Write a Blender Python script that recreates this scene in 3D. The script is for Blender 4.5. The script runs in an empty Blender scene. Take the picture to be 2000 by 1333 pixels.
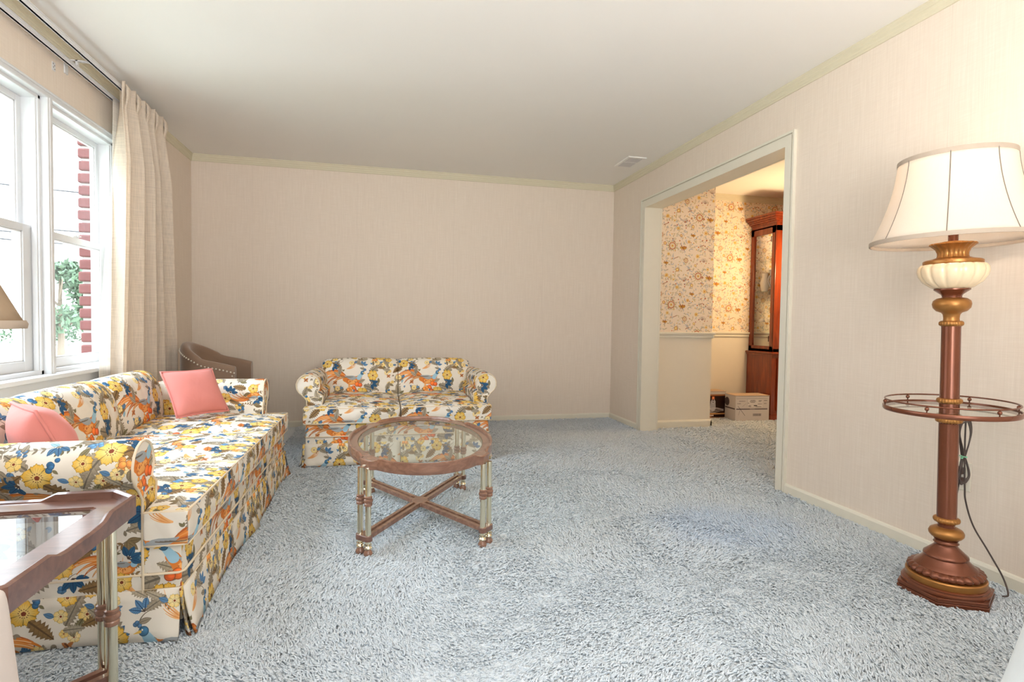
import bpy, bmesh, math, random
import numpy as np
from mathutils import Vector, Matrix

PI = math.pi
sc = bpy.context.scene
COL = sc.collection
rnd = random.Random(7)

# ------------------------------------------------------------------ helpers
class MB:
    """collects vertices, faces and per-corner uvs of ONE mesh"""
    def __init__(s):
        s.v = []; s.f = []; s.uv = []; s.m = []
    def face(s, idx, uvs=None, m=0):
        s.f.append(tuple(idx)); s.uv.append(uvs); s.m.append(m)
    def box(s, x0, x1, y0, y1, z0, z1, m=0):
        b = len(s.v)
        s.v += [(x0,y0,z0),(x1,y0,z0),(x1,y1,z0),(x0,y1,z0),(x0,y0,z1),(x1,y0,z1),(x1,y1,z1),(x0,y1,z1)]
        for q in ((0,3,2,1),(4,5,6,7),(0,1,5,4),(1,2,6,5),(2,3,7,6),(3,0,4,7)):
            s.face([b+i for i in q], None, m)
        return s
    def grid(s, P, closeu=False, closev=False, uv=None, m=0):
        """P[i][j] points; uv[i][j]"""
        nu = len(P); nv = len(P[0]); b = len(s.v)
        for r in P:
            for p in r: s.v.append(tuple(p))
        for i in range(nu if closeu else nu-1):
            for j in range(nv if closev else nv-1):
                i2 = (i+1) % nu; j2 = (j+1) % nv
                q = (b+i*nv+j, b+i2*nv+j, b+i2*nv+j2, b+i*nv+j2)
                u = None
                if uv:
                    u = [uv[i][j], uv[i2][j], uv[i2][j2], uv[i][j2]]
                s.face(q, u, m)
        return b
    def lathe(s, prof, n=32, cx=0, cy=0, cap=True, m=0, mod=None):
        P = []
        for (r, z) in prof:
            row = []
            for k in range(n):
                a = 2*PI*k/n
                rr = r*(mod(a, z) if mod else 1)
                row.append((cx+rr*math.cos(a), cy+rr*math.sin(a), z))
            P.append(row)
        b = s.grid(P, closev=True, m=m)
        # grid orientation: rows go up, columns ccw -> flip for outward normals
        cnt = (len(prof)-1)*n
        for k in range(len(s.f)-cnt, len(s.f)): s.f[k] = s.f[k][::-1]
        if cap:
            if prof[0][0] > 1e-5: s.face([b+k for k in range(n)][::-1], None, m)
            if prof[-1][0] > 1e-5: s.face([b+(len(prof)-1)*n+k for k in range(n)], None, m)
        return s
    def tube(s, pts, r, n=8, closed=False, m=0):
        pts = [Vector(p) for p in pts]
        N = len(pts); rows = []
        up = Vector((0.13,0.21,0.97)).normalized(); prev = None
        for i, p in enumerate(pts):
            if closed: t = pts[(i+1) % N]-pts[i-1]
            else: t = pts[min(i+1,N-1)]-pts[max(i-1,0)]
            if t.length < 1e-9: t = Vector((0,0,1))
            t.normalize()
            if prev is None:
                a = t.cross(up)
                if a.length < 1e-3: a = t.cross(Vector((1,0,0)))
                a.normalize()
            else:
                a = prev - t*prev.dot(t)
                if a.length < 1e-6: a = t.cross(up)
                a.normalize()
            prev = a; b_ = t.cross(a)
            rr = r[i] if isinstance(r, (list, tuple)) else r
            rows.append([p + (a*math.cos(2*PI*k/n)+b_*math.sin(2*PI*k/n))*rr for k in range(n)])
        b = s.grid(rows, closeu=closed, closev=True, m=m)
        if not closed:
            s.face([b+k for k in range(n)], None, m)
            s.face([b+(N-1)*n+k for k in range(n)][::-1], None, m)
        return s
    def prism(s, poly, z0, z1, m=0):
        b = len(s.v); n = len(poly)
        for z in (z0, z1):
            for p in poly: s.v.append((p[0], p[1], z))
        s.face([b+i for i in range(n)][::-1], None, m)
        s.face([b+n+i for i in range(n)], None, m)
        for i in range(n):
            j = (i+1) % n
            s.face((b+i, b+j, b+n+j, b+n+i), None, m)
        return s
    def profile_run(s, prof, a, b_, frame, m=0):
        """extrude the closed 2-D profile (p,q) from a to b_; frame = (vecp, vecq)"""
        vp, vq = Vector(frame[0]), Vector(frame[1])
        a = Vector(a); b_ = Vector(b_); n = len(prof); b = len(s.v)
        for o in (a, b_):
            for p, q in prof: s.v.append(tuple(o+vp*p+vq*q))
        s.face([b+i for i in range(n)], None, m)
        s.face([b+n+i for i in range(n)][::-1], None, m)
        for i in range(n):
            j = (i+1) % n
            s.face((b+i, b+n+i, b+n+j, b+j), None, m)
        return s
    def sphere(s, c, r, nu=10, nv=8, sz=1.0, m=0):
        prof = []
        for i in range(nv+1):
            a = -PI/2+PI*i/nv
            prof.append((max(r*math.cos(a), 1e-6), c[2]+r*sz*math.sin(a)))
        b = len(s.v)
        s.lathe(prof, nu, c[0], c[1], cap=False, m=m)
        return s

def obj(name, mb, mat, parent=None, smooth=35, bevel=None, sub=0, loc=None, fixn=True, thick=None):
    me = bpy.data.meshes.new(name)
    me.from_pydata([tuple(p) for p in mb.v], [], mb.f)
    mats = mat if isinstance(mat, (list, tuple)) else [mat]
    for m_ in mats: me.materials.append(m_)
    if any(mb.m): me.polygons.foreach_set('material_index', mb.m)
    if any(u is not None for u in mb.uv):
        ul = me.uv_layers.new(name='UVMap')
        flat = []
        for f, u in zip(mb.f, mb.uv):
            for k in range(len(f)):
                flat += list(u[k]) if u is not None else [0.0, 0.0]
        ul.data.foreach_set('uv', flat)
    if fixn:
        bm = bmesh.new(); bm.from_mesh(me)
        bmesh.ops.recalc_face_normals(bm, faces=bm.faces)
        bm.to_mesh(me); bm.free()
    if smooth:
        me.polygons.foreach_set('use_smooth', [True]*len(me.polygons))
        if smooth < 180: me.set_sharp_from_angle(angle=math.radians(smooth))
    me.update()
    o = bpy.data.objects.new(name, me); COL.objects.link(o)
    if parent: o.parent = parent
    if loc: o.location = loc
    if thick:
        md = o.modifiers.new('thick', 'SOLIDIFY'); md.thickness = thick; md.offset = 0
    if bevel:
        md = o.modifiers.new('bevel', 'BEVEL'); md.width = bevel; md.segments = 2
        md.limit_method = 'ANGLE'; md.angle_limit = math.radians(40)
    if sub:
        md = o.modifiers.new('sub', 'SUBSURF'); md.levels = sub; md.render_levels = sub
        md.uv_smooth = 'PRESERVE_BOUNDARIES'
    return o

def thing(name, label, cat, loc=(0,0,0), rotz=0, group=None):
    o = bpy.data.objects.new(name, None); COL.objects.link(o)
    o.location = loc; o.rotation_euler = (0,0,rotz)
    o.empty_display_size = 0.1
    return tag(o, label, cat, group)
def tag(o, label, cat, group=None):
    o['label'] = label; o['category'] = cat
    if group: o['group'] = group
    return o
def struct(name, mb, mat, label=None, **k):
    o = obj(name, mb, mat, **k); o['kind'] = 'structure'
    if label: o['label'] = label
    return o
def sstruct(name, label=None):
    o = bpy.data.objects.new(name, None); COL.objects.link(o); o['kind'] = 'structure'
    if label: o['label'] = label
    return o

# ------------------------------------------------------------------ materials
def lin(c): return tuple((x/12.92 if x <= .04045 else ((x+.055)/1.055)**2.4) for x in c)
def S(r, g, b): return lin((r/255, g/255, b/255))
class NT:
    def __init__(s, name):
        s.mat = bpy.data.materials.new(name); s.mat.use_nodes = True
        s.t = s.mat.node_tree; s.t.nodes.clear()
        s.out = s.n('ShaderNodeOutputMaterial')
    def n(s, typ, **k):
        nd = s.t.nodes.new(typ)
        for a, v in k.items(): setattr(nd, a, v)
        return nd
    def l(s, a, b): s.t.links.new(a, b)
    def val(s, sock, v):
        if hasattr(v, 'is_output'): s.l(v, sock)
        else: sock.default_value = v
    def coord(s, which='Object', scale=(1,1,1)):
        c = s.n('ShaderNodeTexCoord'); m = s.n('ShaderNodeMapping'); m.inputs['Scale'].default_value = scale
        s.l(c.outputs[which], m.inputs['Vector']); return m.outputs[0]
    def noise(s, scale=(1,1,1), sc_=1.0, detail=2.0, rough=.5, which='Object', dist=0.0):
        nd = s.n('ShaderNodeTexNoise'); nd.inputs['Scale'].default_value = sc_
        nd.inputs['Detail'].default_value = detail; nd.inputs['Roughness'].default_value = rough
        nd.inputs['Distortion'].default_value = dist
        s.l(s.coord(which, scale), nd.inputs['Vector']); return nd.outputs['Fac']
    def ramp(s, f, stops):
        r = s.n('ShaderNodeValToRGB'); e = r.color_ramp.elements
        while len(e) < len(stops): e.new(.5)
        for k, (p, c) in enumerate(stops):
            e[k].position = p; e[k].color = (*c[:3], 1) if len(c) >= 3 else (c[0],)*3+(1,)
        s.l(f, r.inputs[0]); return r.outputs[0]
    def math(s, op, a, b=None, c=None):
        nd = s.n('ShaderNodeMath', operation=op)
        s.val(nd.inputs[0], a)
        if b is not None: s.val(nd.inputs[1], b)
        if c is not None: s.val(nd.inputs[2], c)
        return nd.outputs[0]
    def mix(s, f, a, b, typ='MIX'):
        nd = s.n('ShaderNodeMix', data_type='RGBA', blend_type=typ)
        s.val(nd.inputs[0], f)
        s.val(nd.inputs[6], (*a, 1) if isinstance(a, tuple) and len(a) == 3 else a)
        s.val(nd.inputs[7], (*b, 1) if isinstance(b, tuple) and len(b) == 3 else b)
        return nd.outputs[2]
    def bump(s, h, strength=.3, dist=.01, prev=None):
        nd = s.n('ShaderNodeBump'); nd.inputs['Strength'].default_value = strength
        nd.inputs['Distance'].default_value = dist; s.l(h, nd.inputs['Height'])
        if prev is not None: s.l(prev, nd.inputs['Normal'])
        return nd.outputs[0]
    def bsdf(s, color, rough=.5, metal=0.0, normal=None, spec=None, sheen=None, coat=None, trans=None):
        p = s.n('ShaderNodeBsdfPrincipled')
        s.val(p.inputs['Base Color'], (*color, 1) if isinstance(color, tuple) and len(color) == 3 else color)
        s.val(p.inputs['Roughness'], rough); p.inputs['Metallic'].default_value = metal
        if normal is not None: s.l(normal, p.inputs['Normal'])
        if spec is not None: p.inputs['Specular IOR Level'].default_value = spec
        if sheen is not None:
            p.inputs['Sheen Weight'].default_value = sheen; p.inputs['Sheen Roughness'].default_value = .4
        if coat is not None:
            p.inputs['Coat Weight'].default_value = coat; p.inputs['Coat Roughness'].default_value = .12
        return p.outputs[0]
    def done(s, sh):
        s.l(sh, s.out.inputs[0]); return s.mat

def mat_plain(name, c, rough=.5, metal=0.0, var=.06, nsc=18, spec=None, bump=0.0, bsc=60, sheen=None, coat=None):
    t = NT(name)
    f = t.noise(sc_=nsc, detail=3)
    col = t.mix(f, tuple(x*(1-var) for x in c), tuple(min(1, x*(1+var)) for x in c))
    nb = t.bump(t.noise(sc_=bsc, detail=3), bump, .004) if bump else None
    return t.done(t.bsdf(col, rough, metal, nb, spec, sheen, coat))

def mat_linen(name, c1, c2):
    """woven grass-cloth wallpaper: crossed slub threads, strip joints"""
    t = NT(name)
    cc = t.n('ShaderNodeTexCoord'); sx = t.n('ShaderNodeSeparateXYZ'); t.l(cc.outputs['Object'], sx.inputs[0])
    along = t.math('ADD', sx.outputs[0], sx.outputs[1])
    def streak(sa, sz, detail=2):
        cb = t.n('ShaderNodeCombineXYZ'); t.l(t.math('MULTIPLY', along, sa), cb.inputs[0]); t.l(t.math('MULTIPLY', sx.outputs[2], sz), cb.inputs[2])
        nd = t.n('ShaderNodeTexNoise'); nd.inputs['Scale'].default_value = 1; nd.inputs['Detail'].default_value = detail
        t.l(cb.outputs[0], nd.inputs['Vector']); return nd.outputs['Fac']
    h = streak(9, 260); v = streak(260, 7); big = streak(1.3, .9)
    v2 = streak(90, 3.5)
    f = t.math('MULTIPLY_ADD', h, .5, t.math('MULTIPLY', v, .5))
    f = t.math('MULTIPLY_ADD', v2, .35, t.math('MULTIPLY', f, .75))
    col = t.ramp(f, [(.28, tuple(x*.93 for x in c1)), (.52, c1), (.80, c2)])
    col = t.mix(t.math('MULTIPLY', big, .25), col, tuple(x*.90 for x in c2))
    # joints between the strips of paper
    m = t.math('PINGPONG', t.math('ADD', along, .31), .455)
    seam = t.math('LESS_THAN', m, .0012)
    col = t.mix(t.math('MULTIPLY', seam, .22), col, tuple(x*.55 for x in c1))
    nb = t.bump(f, .12, .002)
    return t.done(t.bsdf(col, .85, 0, nb, .15))

def mat_wood(name, c1, c2, rough=.35, scale=(3, 40, 40), coat=None, spec=None):
    t = NT(name)
    f = t.noise(scale=scale, sc_=1.0, detail=5, rough=.6, dist=.6)
    g = t.noise(sc_=9, detail=2)
    col = t.ramp(f, [(.3, c1), (.55, tuple((a+b)/2 for a, b in zip(c1, c2))), (.75, c2)])
    col = t.mix(t.math('MULTIPLY', g, .3), col, c1)
    nb = t.bump(f, .06, .002)
    return t.done(t.bsdf(col, rough, 0, nb, spec, None, coat))

def mat_glass(name, tint=(.93, .97, .95), ior=1.45, rough=0.0, mul=1.0):
    t = NT(name)
    tr = t.n('ShaderNodeBsdfTransparent'); tr.inputs[0].default_value = (*tint, 1)
    gl = t.n('ShaderNodeBsdfGlossy'); gl.inputs['Roughness'].default_value = rough
    gl.inputs['Color'].default_value = (1, 1, 1, 1)
    fr = t.n('ShaderNodeFresnel'); fr.inputs[0].default_value = ior
    ge = t.n('ShaderNodeNewGeometry'); front = t.math('SUBTRACT', 1.0, ge.outputs['Backfacing'])
    ms = t.n('ShaderNodeMixShader'); t.l(t.math('MULTIPLY', t.math('MULTIPLY', fr.outputs[0], mul), front), ms.inputs[0])
    t.l(tr.outputs[0], ms.inputs[1]); t.l(gl.outputs[0], ms.inputs[2])
    return t.done(ms.outputs[0])

def mat_cloth_translucent(name, c, trans=.35, thread=True):
    t = NT(name)
    h = t.noise(scale=(8, 8, 300), detail=2); v = t.noise(scale=(260, 260, 5), detail=2)
    f = t.math('MULTIPLY_ADD', h, .5, t.math('MULTIPLY', v, .5))
    col = t.ramp(f, [(.32, tuple(x*.82 for x in c)), (.55, c), (.75, tuple(min(1, x*1.08) for x in c))])
    d = t.n('ShaderNodeBsdfDiffuse'); t.l(col, d.inputs[0]); t.l(t.bump(f, .3, .002), d.inputs['Normal'])
    tl = t.n('ShaderNodeBsdfTranslucent'); t.l(col, tl.inputs[0])
    ms = t.n('ShaderNodeMixShader'); ms.inputs[0].default_value = trans
    t.l(d.outputs[0], ms.inputs[1]); t.l(tl.outputs[0], ms.inputs[2])
    return t.done(ms.outputs[0])

# ------------------------------------------------------------------ printed patterns (painted in numpy, tile seamlessly)
class Tile:
    def __init__(s, n, bg, seed=1):
        s.n = n; s.img = np.empty((n, n, 3), np.float32); s.img[:] = np.array(bg)/255.
        s.r = np.random.default_rng(seed); s.px = 1.0/n
    def blend(s, cx, cy, R, fn):
        n = s.n
        x0 = int(math.floor((cx-R)*n)); x1 = int(math.ceil((cx+R)*n))
        y0 = int(math.floor((cy-R)*n)); y1 = int(math.ceil((cy+R)*n))
        xs = np.arange(x0, x1+1); ys = np.arange(y0, y1+1)
        X, Y = np.meshgrid(xs/n-cx, ys/n-cy)
        a, col = fn(X, Y)
        a = np.clip(a, 0, 1)[..., None]
        ix = np.ix_(ys % n, xs % n)
        s.img[ix] = s.img[ix]*(1-a)+np.asarray(col, np.float32)*a
    def stroke(s, pts, w, col, w1=None):
        pts = np.array(pts, float); n = len(pts)
        if np.isscalar(w): w = np.linspace(w, w if w1 is None else w1, n)
        w = np.array(w, float)
        c = (pts.min(0)+pts.max(0))/2; R = np.abs(pts-c).max()+w.max()+.01
        c3 = np.array(col)/255.
        def fn(X, Y):
            best = np.full(X.shape, -1.0)
            for i in range(n-1):
                p = pts[i]-c; q = pts[i+1]-c; d = q-p; L2 = (d**2).sum()+1e-12
                t = np.clip(((X-p[0])*d[0]+(Y-p[1])*d[1])/L2, 0, 1)
                dist = np.hypot(X-p[0]-t*d[0], Y-p[1]-t*d[1])
                best = np.maximum(best, (w[i]*(1-t)+w[i+1]*t-dist)/s.px+.5)
            return best, np.broadcast_to(c3, X.shape+(3,))
        s.blend(c[0], c[1], R, fn)
    def leaf(s, x, y, ang, L, W, col, vein=None, serr=0.0, edge=.75):
        col = np.array(col)/255.; vein = col*.62 if vein is None else np.array(vein)/255.
        ca, sa = math.cos(ang), math.sin(ang); cx, cy = x+ca*L/2, y+sa*L/2
        def fn(X, Y):
            u = (X*ca+Y*sa)/L+.5; v = -X*sa+Y*ca
            uu = np.clip(u, 0, 1)
            hw = W*np.sin(PI*uu**.8)**.8
            if serr: hw = hw*(1-serr*((uu*7-np.abs(v)/W*.8) % 1.0))
            d = (hw-np.abs(v))/s.px+.5
            d = np.where((u < 0) | (u > 1), -1, d)
            e = np.clip(np.abs(v)/np.maximum(hw, 1e-6), 0, 1)
            cc = col*(1-(1-edge)*e[..., None]**3)
            ln = np.clip(((.02+.02*(1-uu))*W*3-np.abs(v))/s.px+.5, 0, 1)
            side = np.abs(((uu*6-np.abs(v)/W*1.2) % 1.0)-.5) < .07
            ln = np.maximum(ln, side*.45)
            cc = cc*(1-ln[..., None])+vein*ln[..., None]
            return d, cc
        s.blend(cx, cy, L*.56+W, fn)
    def flower(s, x, y, r, col, inner, ctr, npet=5, rot=0.0, scal=.2, dots=True):
        col = np.array(col)/255.; inner = np.array(inner)/255.; ctr = np.array(ctr)/255.
        ph = s.r.random()*6
        def fn(X, Y):
            th = np.arctan2(Y, X)+rot; rho = np.hypot(X, Y)
            c = np.abs(np.cos(npet*th/2))
            R = r*(1-scal*(1-c**.5)**1.0)*(1+.05*np.sin(th*npet*3+ph)+.03*np.sin(th*npet*7))
            q = rho/np.maximum(R, 1e-6)
            cc = inner*(1-np.clip(q, 0, 1)[..., None]**1.4)+col*np.clip(q, 0, 1)[..., None]**1.4
            gap = (np.clip(1-c*4.5, 0, 1)*np.clip(q*1.4, 0, 1))[..., None]
            cc = cc*(1-.5*gap)
            st = ((np.sin(th*npet*5) > .75) & (q > .35) & (q < .75))[..., None]
            cc = cc*(1-.12*st)
            out = np.clip((q-.93)*18, 0, 1)[..., None]; cc = cc*(1-.35*out)
            ce = np.clip((.2-q)*22, 0, 1)[..., None]; cc = cc*(1-ce)+ctr*ce
            if dots:
                dd = ((np.abs(q-.33) < .05) & (np.sin(th*13) > .45))[..., None]*1.0
                cc = cc*(1-dd)+ctr*.8*dd
            return (R-rho)/s.px+.5, cc
        s.blend(x, y, r*1.15, fn)
    def berry(s, x, y, r, col, hi=1.25, ring=.6):
        col = np.array(col)/255.
        def fn(X, Y):
            rho = np.hypot(X, Y)/r
            k = np.clip(1-np.hypot(X+.3*r, Y-.3*r)/(.9*r), 0, 1)[..., None]
            cc = np.clip(col*(1+(hi-1)*k*1.6), 0, 1)
            e = np.clip((rho-.8)*7, 0, 1)[..., None]; cc = cc*(1-(1-ring)*e)
            return (1-rho)*r/s.px+.5, cc
        s.blend(x, y, r*1.1, fn)
    def twig(s, x, y, ang, L, col, n=6, lw=.008, ll=.03, curl=.6, leafcol=None):
        pts = []; a = ang; px, py = x, y
        for k in range(n+1):
            pts.append((px, py)); px += math.cos(a)*L/n; py += math.sin(a)*L/n; a += curl/n
        s.stroke(pts, .0022, col, .0011)
        for k in range(1, n+1):
            aa = math.atan2(pts[k][1]-pts[k-1][1], pts[k][0]-pts[k-1][0])
            for sd in (-1, 1):
                s.leaf(pts[k][0], pts[k][1], aa+sd*.75, ll*(1-.06*k), lw*.5, leafcol or col)
    def image(s, name):
        im = bpy.data.images.new(name, s.n, s.n)
        buf = np.ones((s.n, s.n, 4), np.float32); buf[..., :3] = np.clip(s.img, 0, 1)
        im.pixels.foreach_set(buf.ravel()); im.update(); im.pack(); return im

def arc_pts(x, y, a0, L, curl, n=12):
    p = []; a = a0
    for k in range(n+1):
        p.append((x, y)); x += math.cos(a)*L/n; y += math.sin(a)*L/n; a += curl/n
    return p

def paint_fabric():
    T = Tile(1024, (227, 219, 206), 3); R = T.r
    YEL = (226, 166, 40); LY = (246, 222, 140); ORG = (214, 112, 34); RUS = (172, 78, 28)
    BLU = (22, 74, 116); MBL = (78, 128, 176); LBL = (146, 190, 212); TAU = (152, 138, 116); BRN = (132, 98, 56); OLV = (120, 110, 74)
    RED = (120, 44, 20)
    def bigleaf(x, y, a, L, W, c=BRN): T.leaf(x, y, a, L, W, c, None, .45, .8)
    def blueleaves(x, y, a, k=5, L=.062, c=BLU):
        for i in range(k):
            aa = a+(i-(k-1)/2)*.75
            T.stroke([(x, y), (x+math.cos(aa)*L*.35, y+math.sin(aa)*L*.35)], .003, (60, 50, 44))
            T.leaf(x+math.cos(aa)*L*.25, y+math.sin(aa)*L*.25, aa, L, L*.30, c, (10, 40, 80), .15, .8)
    def cluster(x, y, k, c, r=.02, sp=.045):
        for i in range(k):
            a = R.random()*6.28; d = sp*math.sqrt(R.random())
            T.berry(x+d*math.cos(a), y+d*math.sin(a)*1.2, r*(.85+.3*R.random()), c)
    def bird(x, y, s, f=1):
        # long trailing tail, speckled body, grey wing, small head
        for k, (da, L, c, w) in enumerate([(-.25,.30,RUS,.012),(-.12,.34,ORG,.012),(0,.36,(226,138,60),.011),(.12,.31,ORG,.011),(.25,.26,RUS,.010),(.4,.2,(190,120,60),.009)]):
            p = arc_pts(x, y, (PI*.80 if f > 0 else PI*.20)+f*da, L*s, f*1.5)
            T.stroke(p, np.interp(np.arange(len(p)), [0, 4, len(p)-1], [.006, w*1.2, .002])*s*1.4, c)
            T.stroke(p[2:-2], .0016*s, (246, 214, 160))
        bp = [(x-f*.03*s, y-.02*s), (x+f*.04*s, y-.035*s), (x+f*.10*s, y-.03*s), (x+f*.15*s, y+.005*s)]
        T.stroke(bp, np.array([.018, .047, .05, .026])*s, ORG)
        T.stroke([(q[0], q[1]-.014*s) for q in bp[1:3]], np.array([.026, .022])*s, (236, 160, 80))
        for i in range(26):
            t = R.random(); u = (R.random()-.5)*.06
            T.berry(x+f*(.0+.12*t)*s, y+(-.03+u)*s, .0042*s, RUS)
        T.stroke(arc_pts(x+f*.10*s, y+.0*s, PI if f > 0 else 0, .13*s, -f*.5, 6), np.array([.014, .024, .026, .022, .016, .010, .004])*s, (150, 156, 160))
        for q in range(4):
            T.stroke(arc_pts(x+f*(.07-.02*q)*s, y+.012*s, (PI*1.05 if f > 0 else -.05), .07*s, -f*.3, 5), .0028*s, (96, 84, 72))
        T.stroke([(x+f*.14*s, y+.0*s), (x+f*.172*s, y+.045*s)], np.array([.026, .018])*s, LBL)
        T.berry(x+f*.18*s, y+.058*s, .022*s, (44, 92, 128))
        T.stroke([(x+f*.196*s, y+.056*s), (x+f*.222*s, y+.048*s)], np.array([.007, .001])*s, (230, 180, 70))
        T.berry(x+f*.186*s, y+.064*s, .004*s, (250, 240, 210))
    # --- faint twigs over the ground
    for (x, y, a, L) in [(.06,.30,1.2,.2),(.30,.05,.6,.18),(.93,.12,1.9,.2),(.10,.86,-.4,.2),(.86,.66,.9,.18),(.30,.80,1.4,.17),(.62,.03,2.4,.16),(.02,.58,.3,.15),(.97,.92,-1.2,.15),(.17,.12,2.2,.14),(.45,.95,.2,.14)]:
        T.twig(x, y, a, L, (116, 104, 88), 6, .012, .034, 1.0, (140, 126, 104) if R.random() < .6 else (112, 100, 70))
    # --- filler growth between the large sprays
    pts_ = []
    for _ in range(4000):
        q = R.random(2)
        if all(((abs(q-p_) % 1.0-(abs(q-p_) % 1.0 > .5))**2).sum() > .0150 for p_ in pts_): pts_.append(q)
        if len(pts_) > 40: break
    for i, (x, y) in enumerate(pts_):
        a = R.random()*6.28; k = i % 9
        if k == 0:
            bigleaf(x, y, a, .13, .038, (168, 152, 126)); bigleaf(x, y, a+.9, .11, .032, TAU); T.leaf(x, y, a-1.2, .07, .016, OLV)
        elif k == 1:
            for q in range(3): T.leaf(x, y, a+q*.8, .07, .017, (122, 100, 64))
            T.twig(x, y, a+2.6, .12, (104, 90, 70), 5, .012, .03, .8, BRN)
        elif k == 2:
            T.flower(x, y, .042, (238, 190, 84), (250, 232, 168), RED, 5, a); bigleaf(x+.02, y-.02, a, .08, .024, OLV)
        elif k == 3:
            blueleaves(x, y, a, 3, .055, (60, 108, 150)); T.leaf(x, y, a+2.4, .06, .014, LBL)
        elif k == 4:
            for q in range(5):
                p = arc_pts(x, y, a+q*.16, .11+.02*q, .9, 8); T.stroke(p, .0055, (214, 134, 66) if q % 2 else (226, 164, 100), .0012)
        elif k == 5:
            T.twig(x, y, a, .16, (118, 104, 84), 6, .014, .034, 1.2, (132, 118, 94)); T.twig(x, y, a+1.4, .11, (118, 104, 84), 5, .012, .03, -.8, (112, 98, 70))
        elif k == 6:
            bigleaf(x, y, a, .10, .03, BRN); cluster(x+.03, y+.02, 5, (222, 140, 64), .014, .03)
        elif k == 7:
            T.flower(x, y, .03, (244, 206, 116), (252, 240, 196), RED, 6, a); T.flower(x+.045, y+.02, .022, (240, 190, 90), LY, RED, 5, a); T.leaf(x, y, a, .07, .016, (136, 120, 90))
        else:
            T.stroke(arc_pts(x, y, a, .10, 1.4, 8), .003, (96, 84, 66), .001); cluster(x, y, 6, (64, 106, 148), .011, .026); T.leaf(x, y, a+1, .06, .015, TAU)
    # --- dense spray round the bird
    bigleaf(.62, .40, -.3, .20, .055, TAU); bigleaf(.64, .34, -1.2, .17, .05, BRN); bigleaf(.36, .36, 3.6, .17, .05, TAU)
    bigleaf(.56, .30, -2.0, .16, .048, BRN); bigleaf(.70, .56, .7, .16, .05, TAU); bigleaf(.33, .62, 2.5, .16, .045, BRN)
    blueleaves(.72, .43, .2, 5, .075); blueleaves(.40, .29, -2.2, 4, .07); blueleaves(.60, .66, 1.3, 4, .06, MBL)
    T.flower(.60, .30, .075, YEL, LY, RED, 5, .4); T.flower(.74, .53, .068, YEL, LY, RED, 6, .1); T.flower(.47, .24, .05, (240, 190, 80), LY, RED, 5)
    T.flower(.66, .22, .045, YEL, LY, RED, 5, 1.)
    cluster(.44, .33, 8, (220, 130, 52)); cluster(.53, .37, 5, (206, 92, 34), .022)
    bird(.40, .50, 1.12, 1)
    T.berry(.535, .415, .032, (224, 96, 30)); T.berry(.575, .405, .028, (214, 84, 30))
    # --- upper right spray
    bigleaf(.86, .84, .5, .16, .05, TAU); bigleaf(.80, .80, 2.7, .16, .048, BRN); bigleaf(.88, .78, -1.0, .15, .045, TAU)
    T.flower(.84, .82, .07, (238, 184, 66), LY, RED, 6, .3); T.flower(.95, .76, .045, YEL, LY, RED, 5)
    blueleaves(.78, .87, 2.0, 5, .065); cluster(.92, .86, 7, MBL, .014, .035); cluster(.76, .75, 6, (222, 134, 60), .017, .035)
    bigleaf(.72, .93, .2, .12, .035, ORG)
    # --- left sprays
    T.flower(.14, .70, .066, YEL, LY, RED, 5, .9); bigleaf(.12, .66, -2.4, .15, .045, BRN); bigleaf(.18, .74, .6, .14, .04, TAU)
    blueleaves(.22, .66, -.4, 4, .06); cluster(.07, .75, 6, (34, 84, 130), .014, .03); T.flower(.24, .77, .036, (240, 196, 96), LY, RED, 5)
    T.flower(.10, .18, .06, (236, 176, 56), LY, RED, 6, .2); bigleaf(.14, .14, -.5, .16, .05, TAU); bigleaf(.06, .20, 2.6, .13, .04, BRN)
    blueleaves(.05, .12, -2.0, 4, .06); cluster(.19, .23, 7, (218, 120, 46), .018, .038)
    # --- lower right: second smaller bird and fruit
    bird(.86, .17, .62, -1); T.flower(.83, .08, .05, YEL, LY, RED, 5); bigleaf(.9, .08, -.2, .13, .04, BRN); blueleaves(.80, .20, 2.4, 4, .055)
    cluster(.94, .30, 6, (40, 92, 138), .014, .03); bigleaf(.92, .33, 1.2, .12, .036, TAU)
    T.flower(.35, .93, .05, (240, 196, 90), LY, RED, 6); bigleaf(.38, .91, -.4, .13, .036, TAU); blueleaves(.30, .95, 2.4, 3, .055, MBL)
    T.flower(.50, .80, .03, YEL, LY, RED, 5); T.flower(.28, .20, .026, YEL, LY, RED, 5)
    for (x, y, a, c) in [(.50,.10,1.2,TAU),(.30,.30,2.2,TAU),(.04,.46,.4,BRN),(.96,.62,2.0,TAU),(.50,.73,-.6,TAU),(.14,.94,.8,BRN),(.66,.80,2.6,TAU),(.30,.54,1.4,TAU),(.78,.66,-.4,BRN),(.42,.02,.3,BRN)]:
        bigleaf(x, y, a, .12, .034, c); bigleaf(x+.01, y-.02, a+1.1, .10, .028, (170, 156, 132))
    for (x, y) in [(.54,.14),(.28,.36),(.08,.50),(.98,.67),(.17,.98),(.64,.85),(.46,.70),(.80,.70)]:
        T.flower(x, y, .034, (242, 204, 112), (250, 236, 180), RED, 6, x*9); T.leaf(x+.03, y, .4, .05, .014, MBL)
    # butterfly-like insects
    for (x, y) in [(.55, .90), (.25, .44), (.95, .52)]:
        for a in (.6, 2.5, 3.9, 5.4): T.leaf(x, y, a, .032, .010, (206, 120, 60))
        T.stroke([(x-.012, y-.012), (x+.012, y+.014)], .003, (90, 50, 30))
    for i in range(40):
        x, y = R.random(2); a = R.random()*6.28
        c = [TAU, OLV, (128, 116, 96), MBL][i % 4]
        T.leaf(x, y, a, .03, .008, c)
        if i % 3 == 0: T.leaf(x, y, a+.9, .025, .007, c)
    T.img = T.img*.88+np.array([232, 225, 213], np.float32)/255*.12
    return T.image('printed_floral_cotton')

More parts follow.
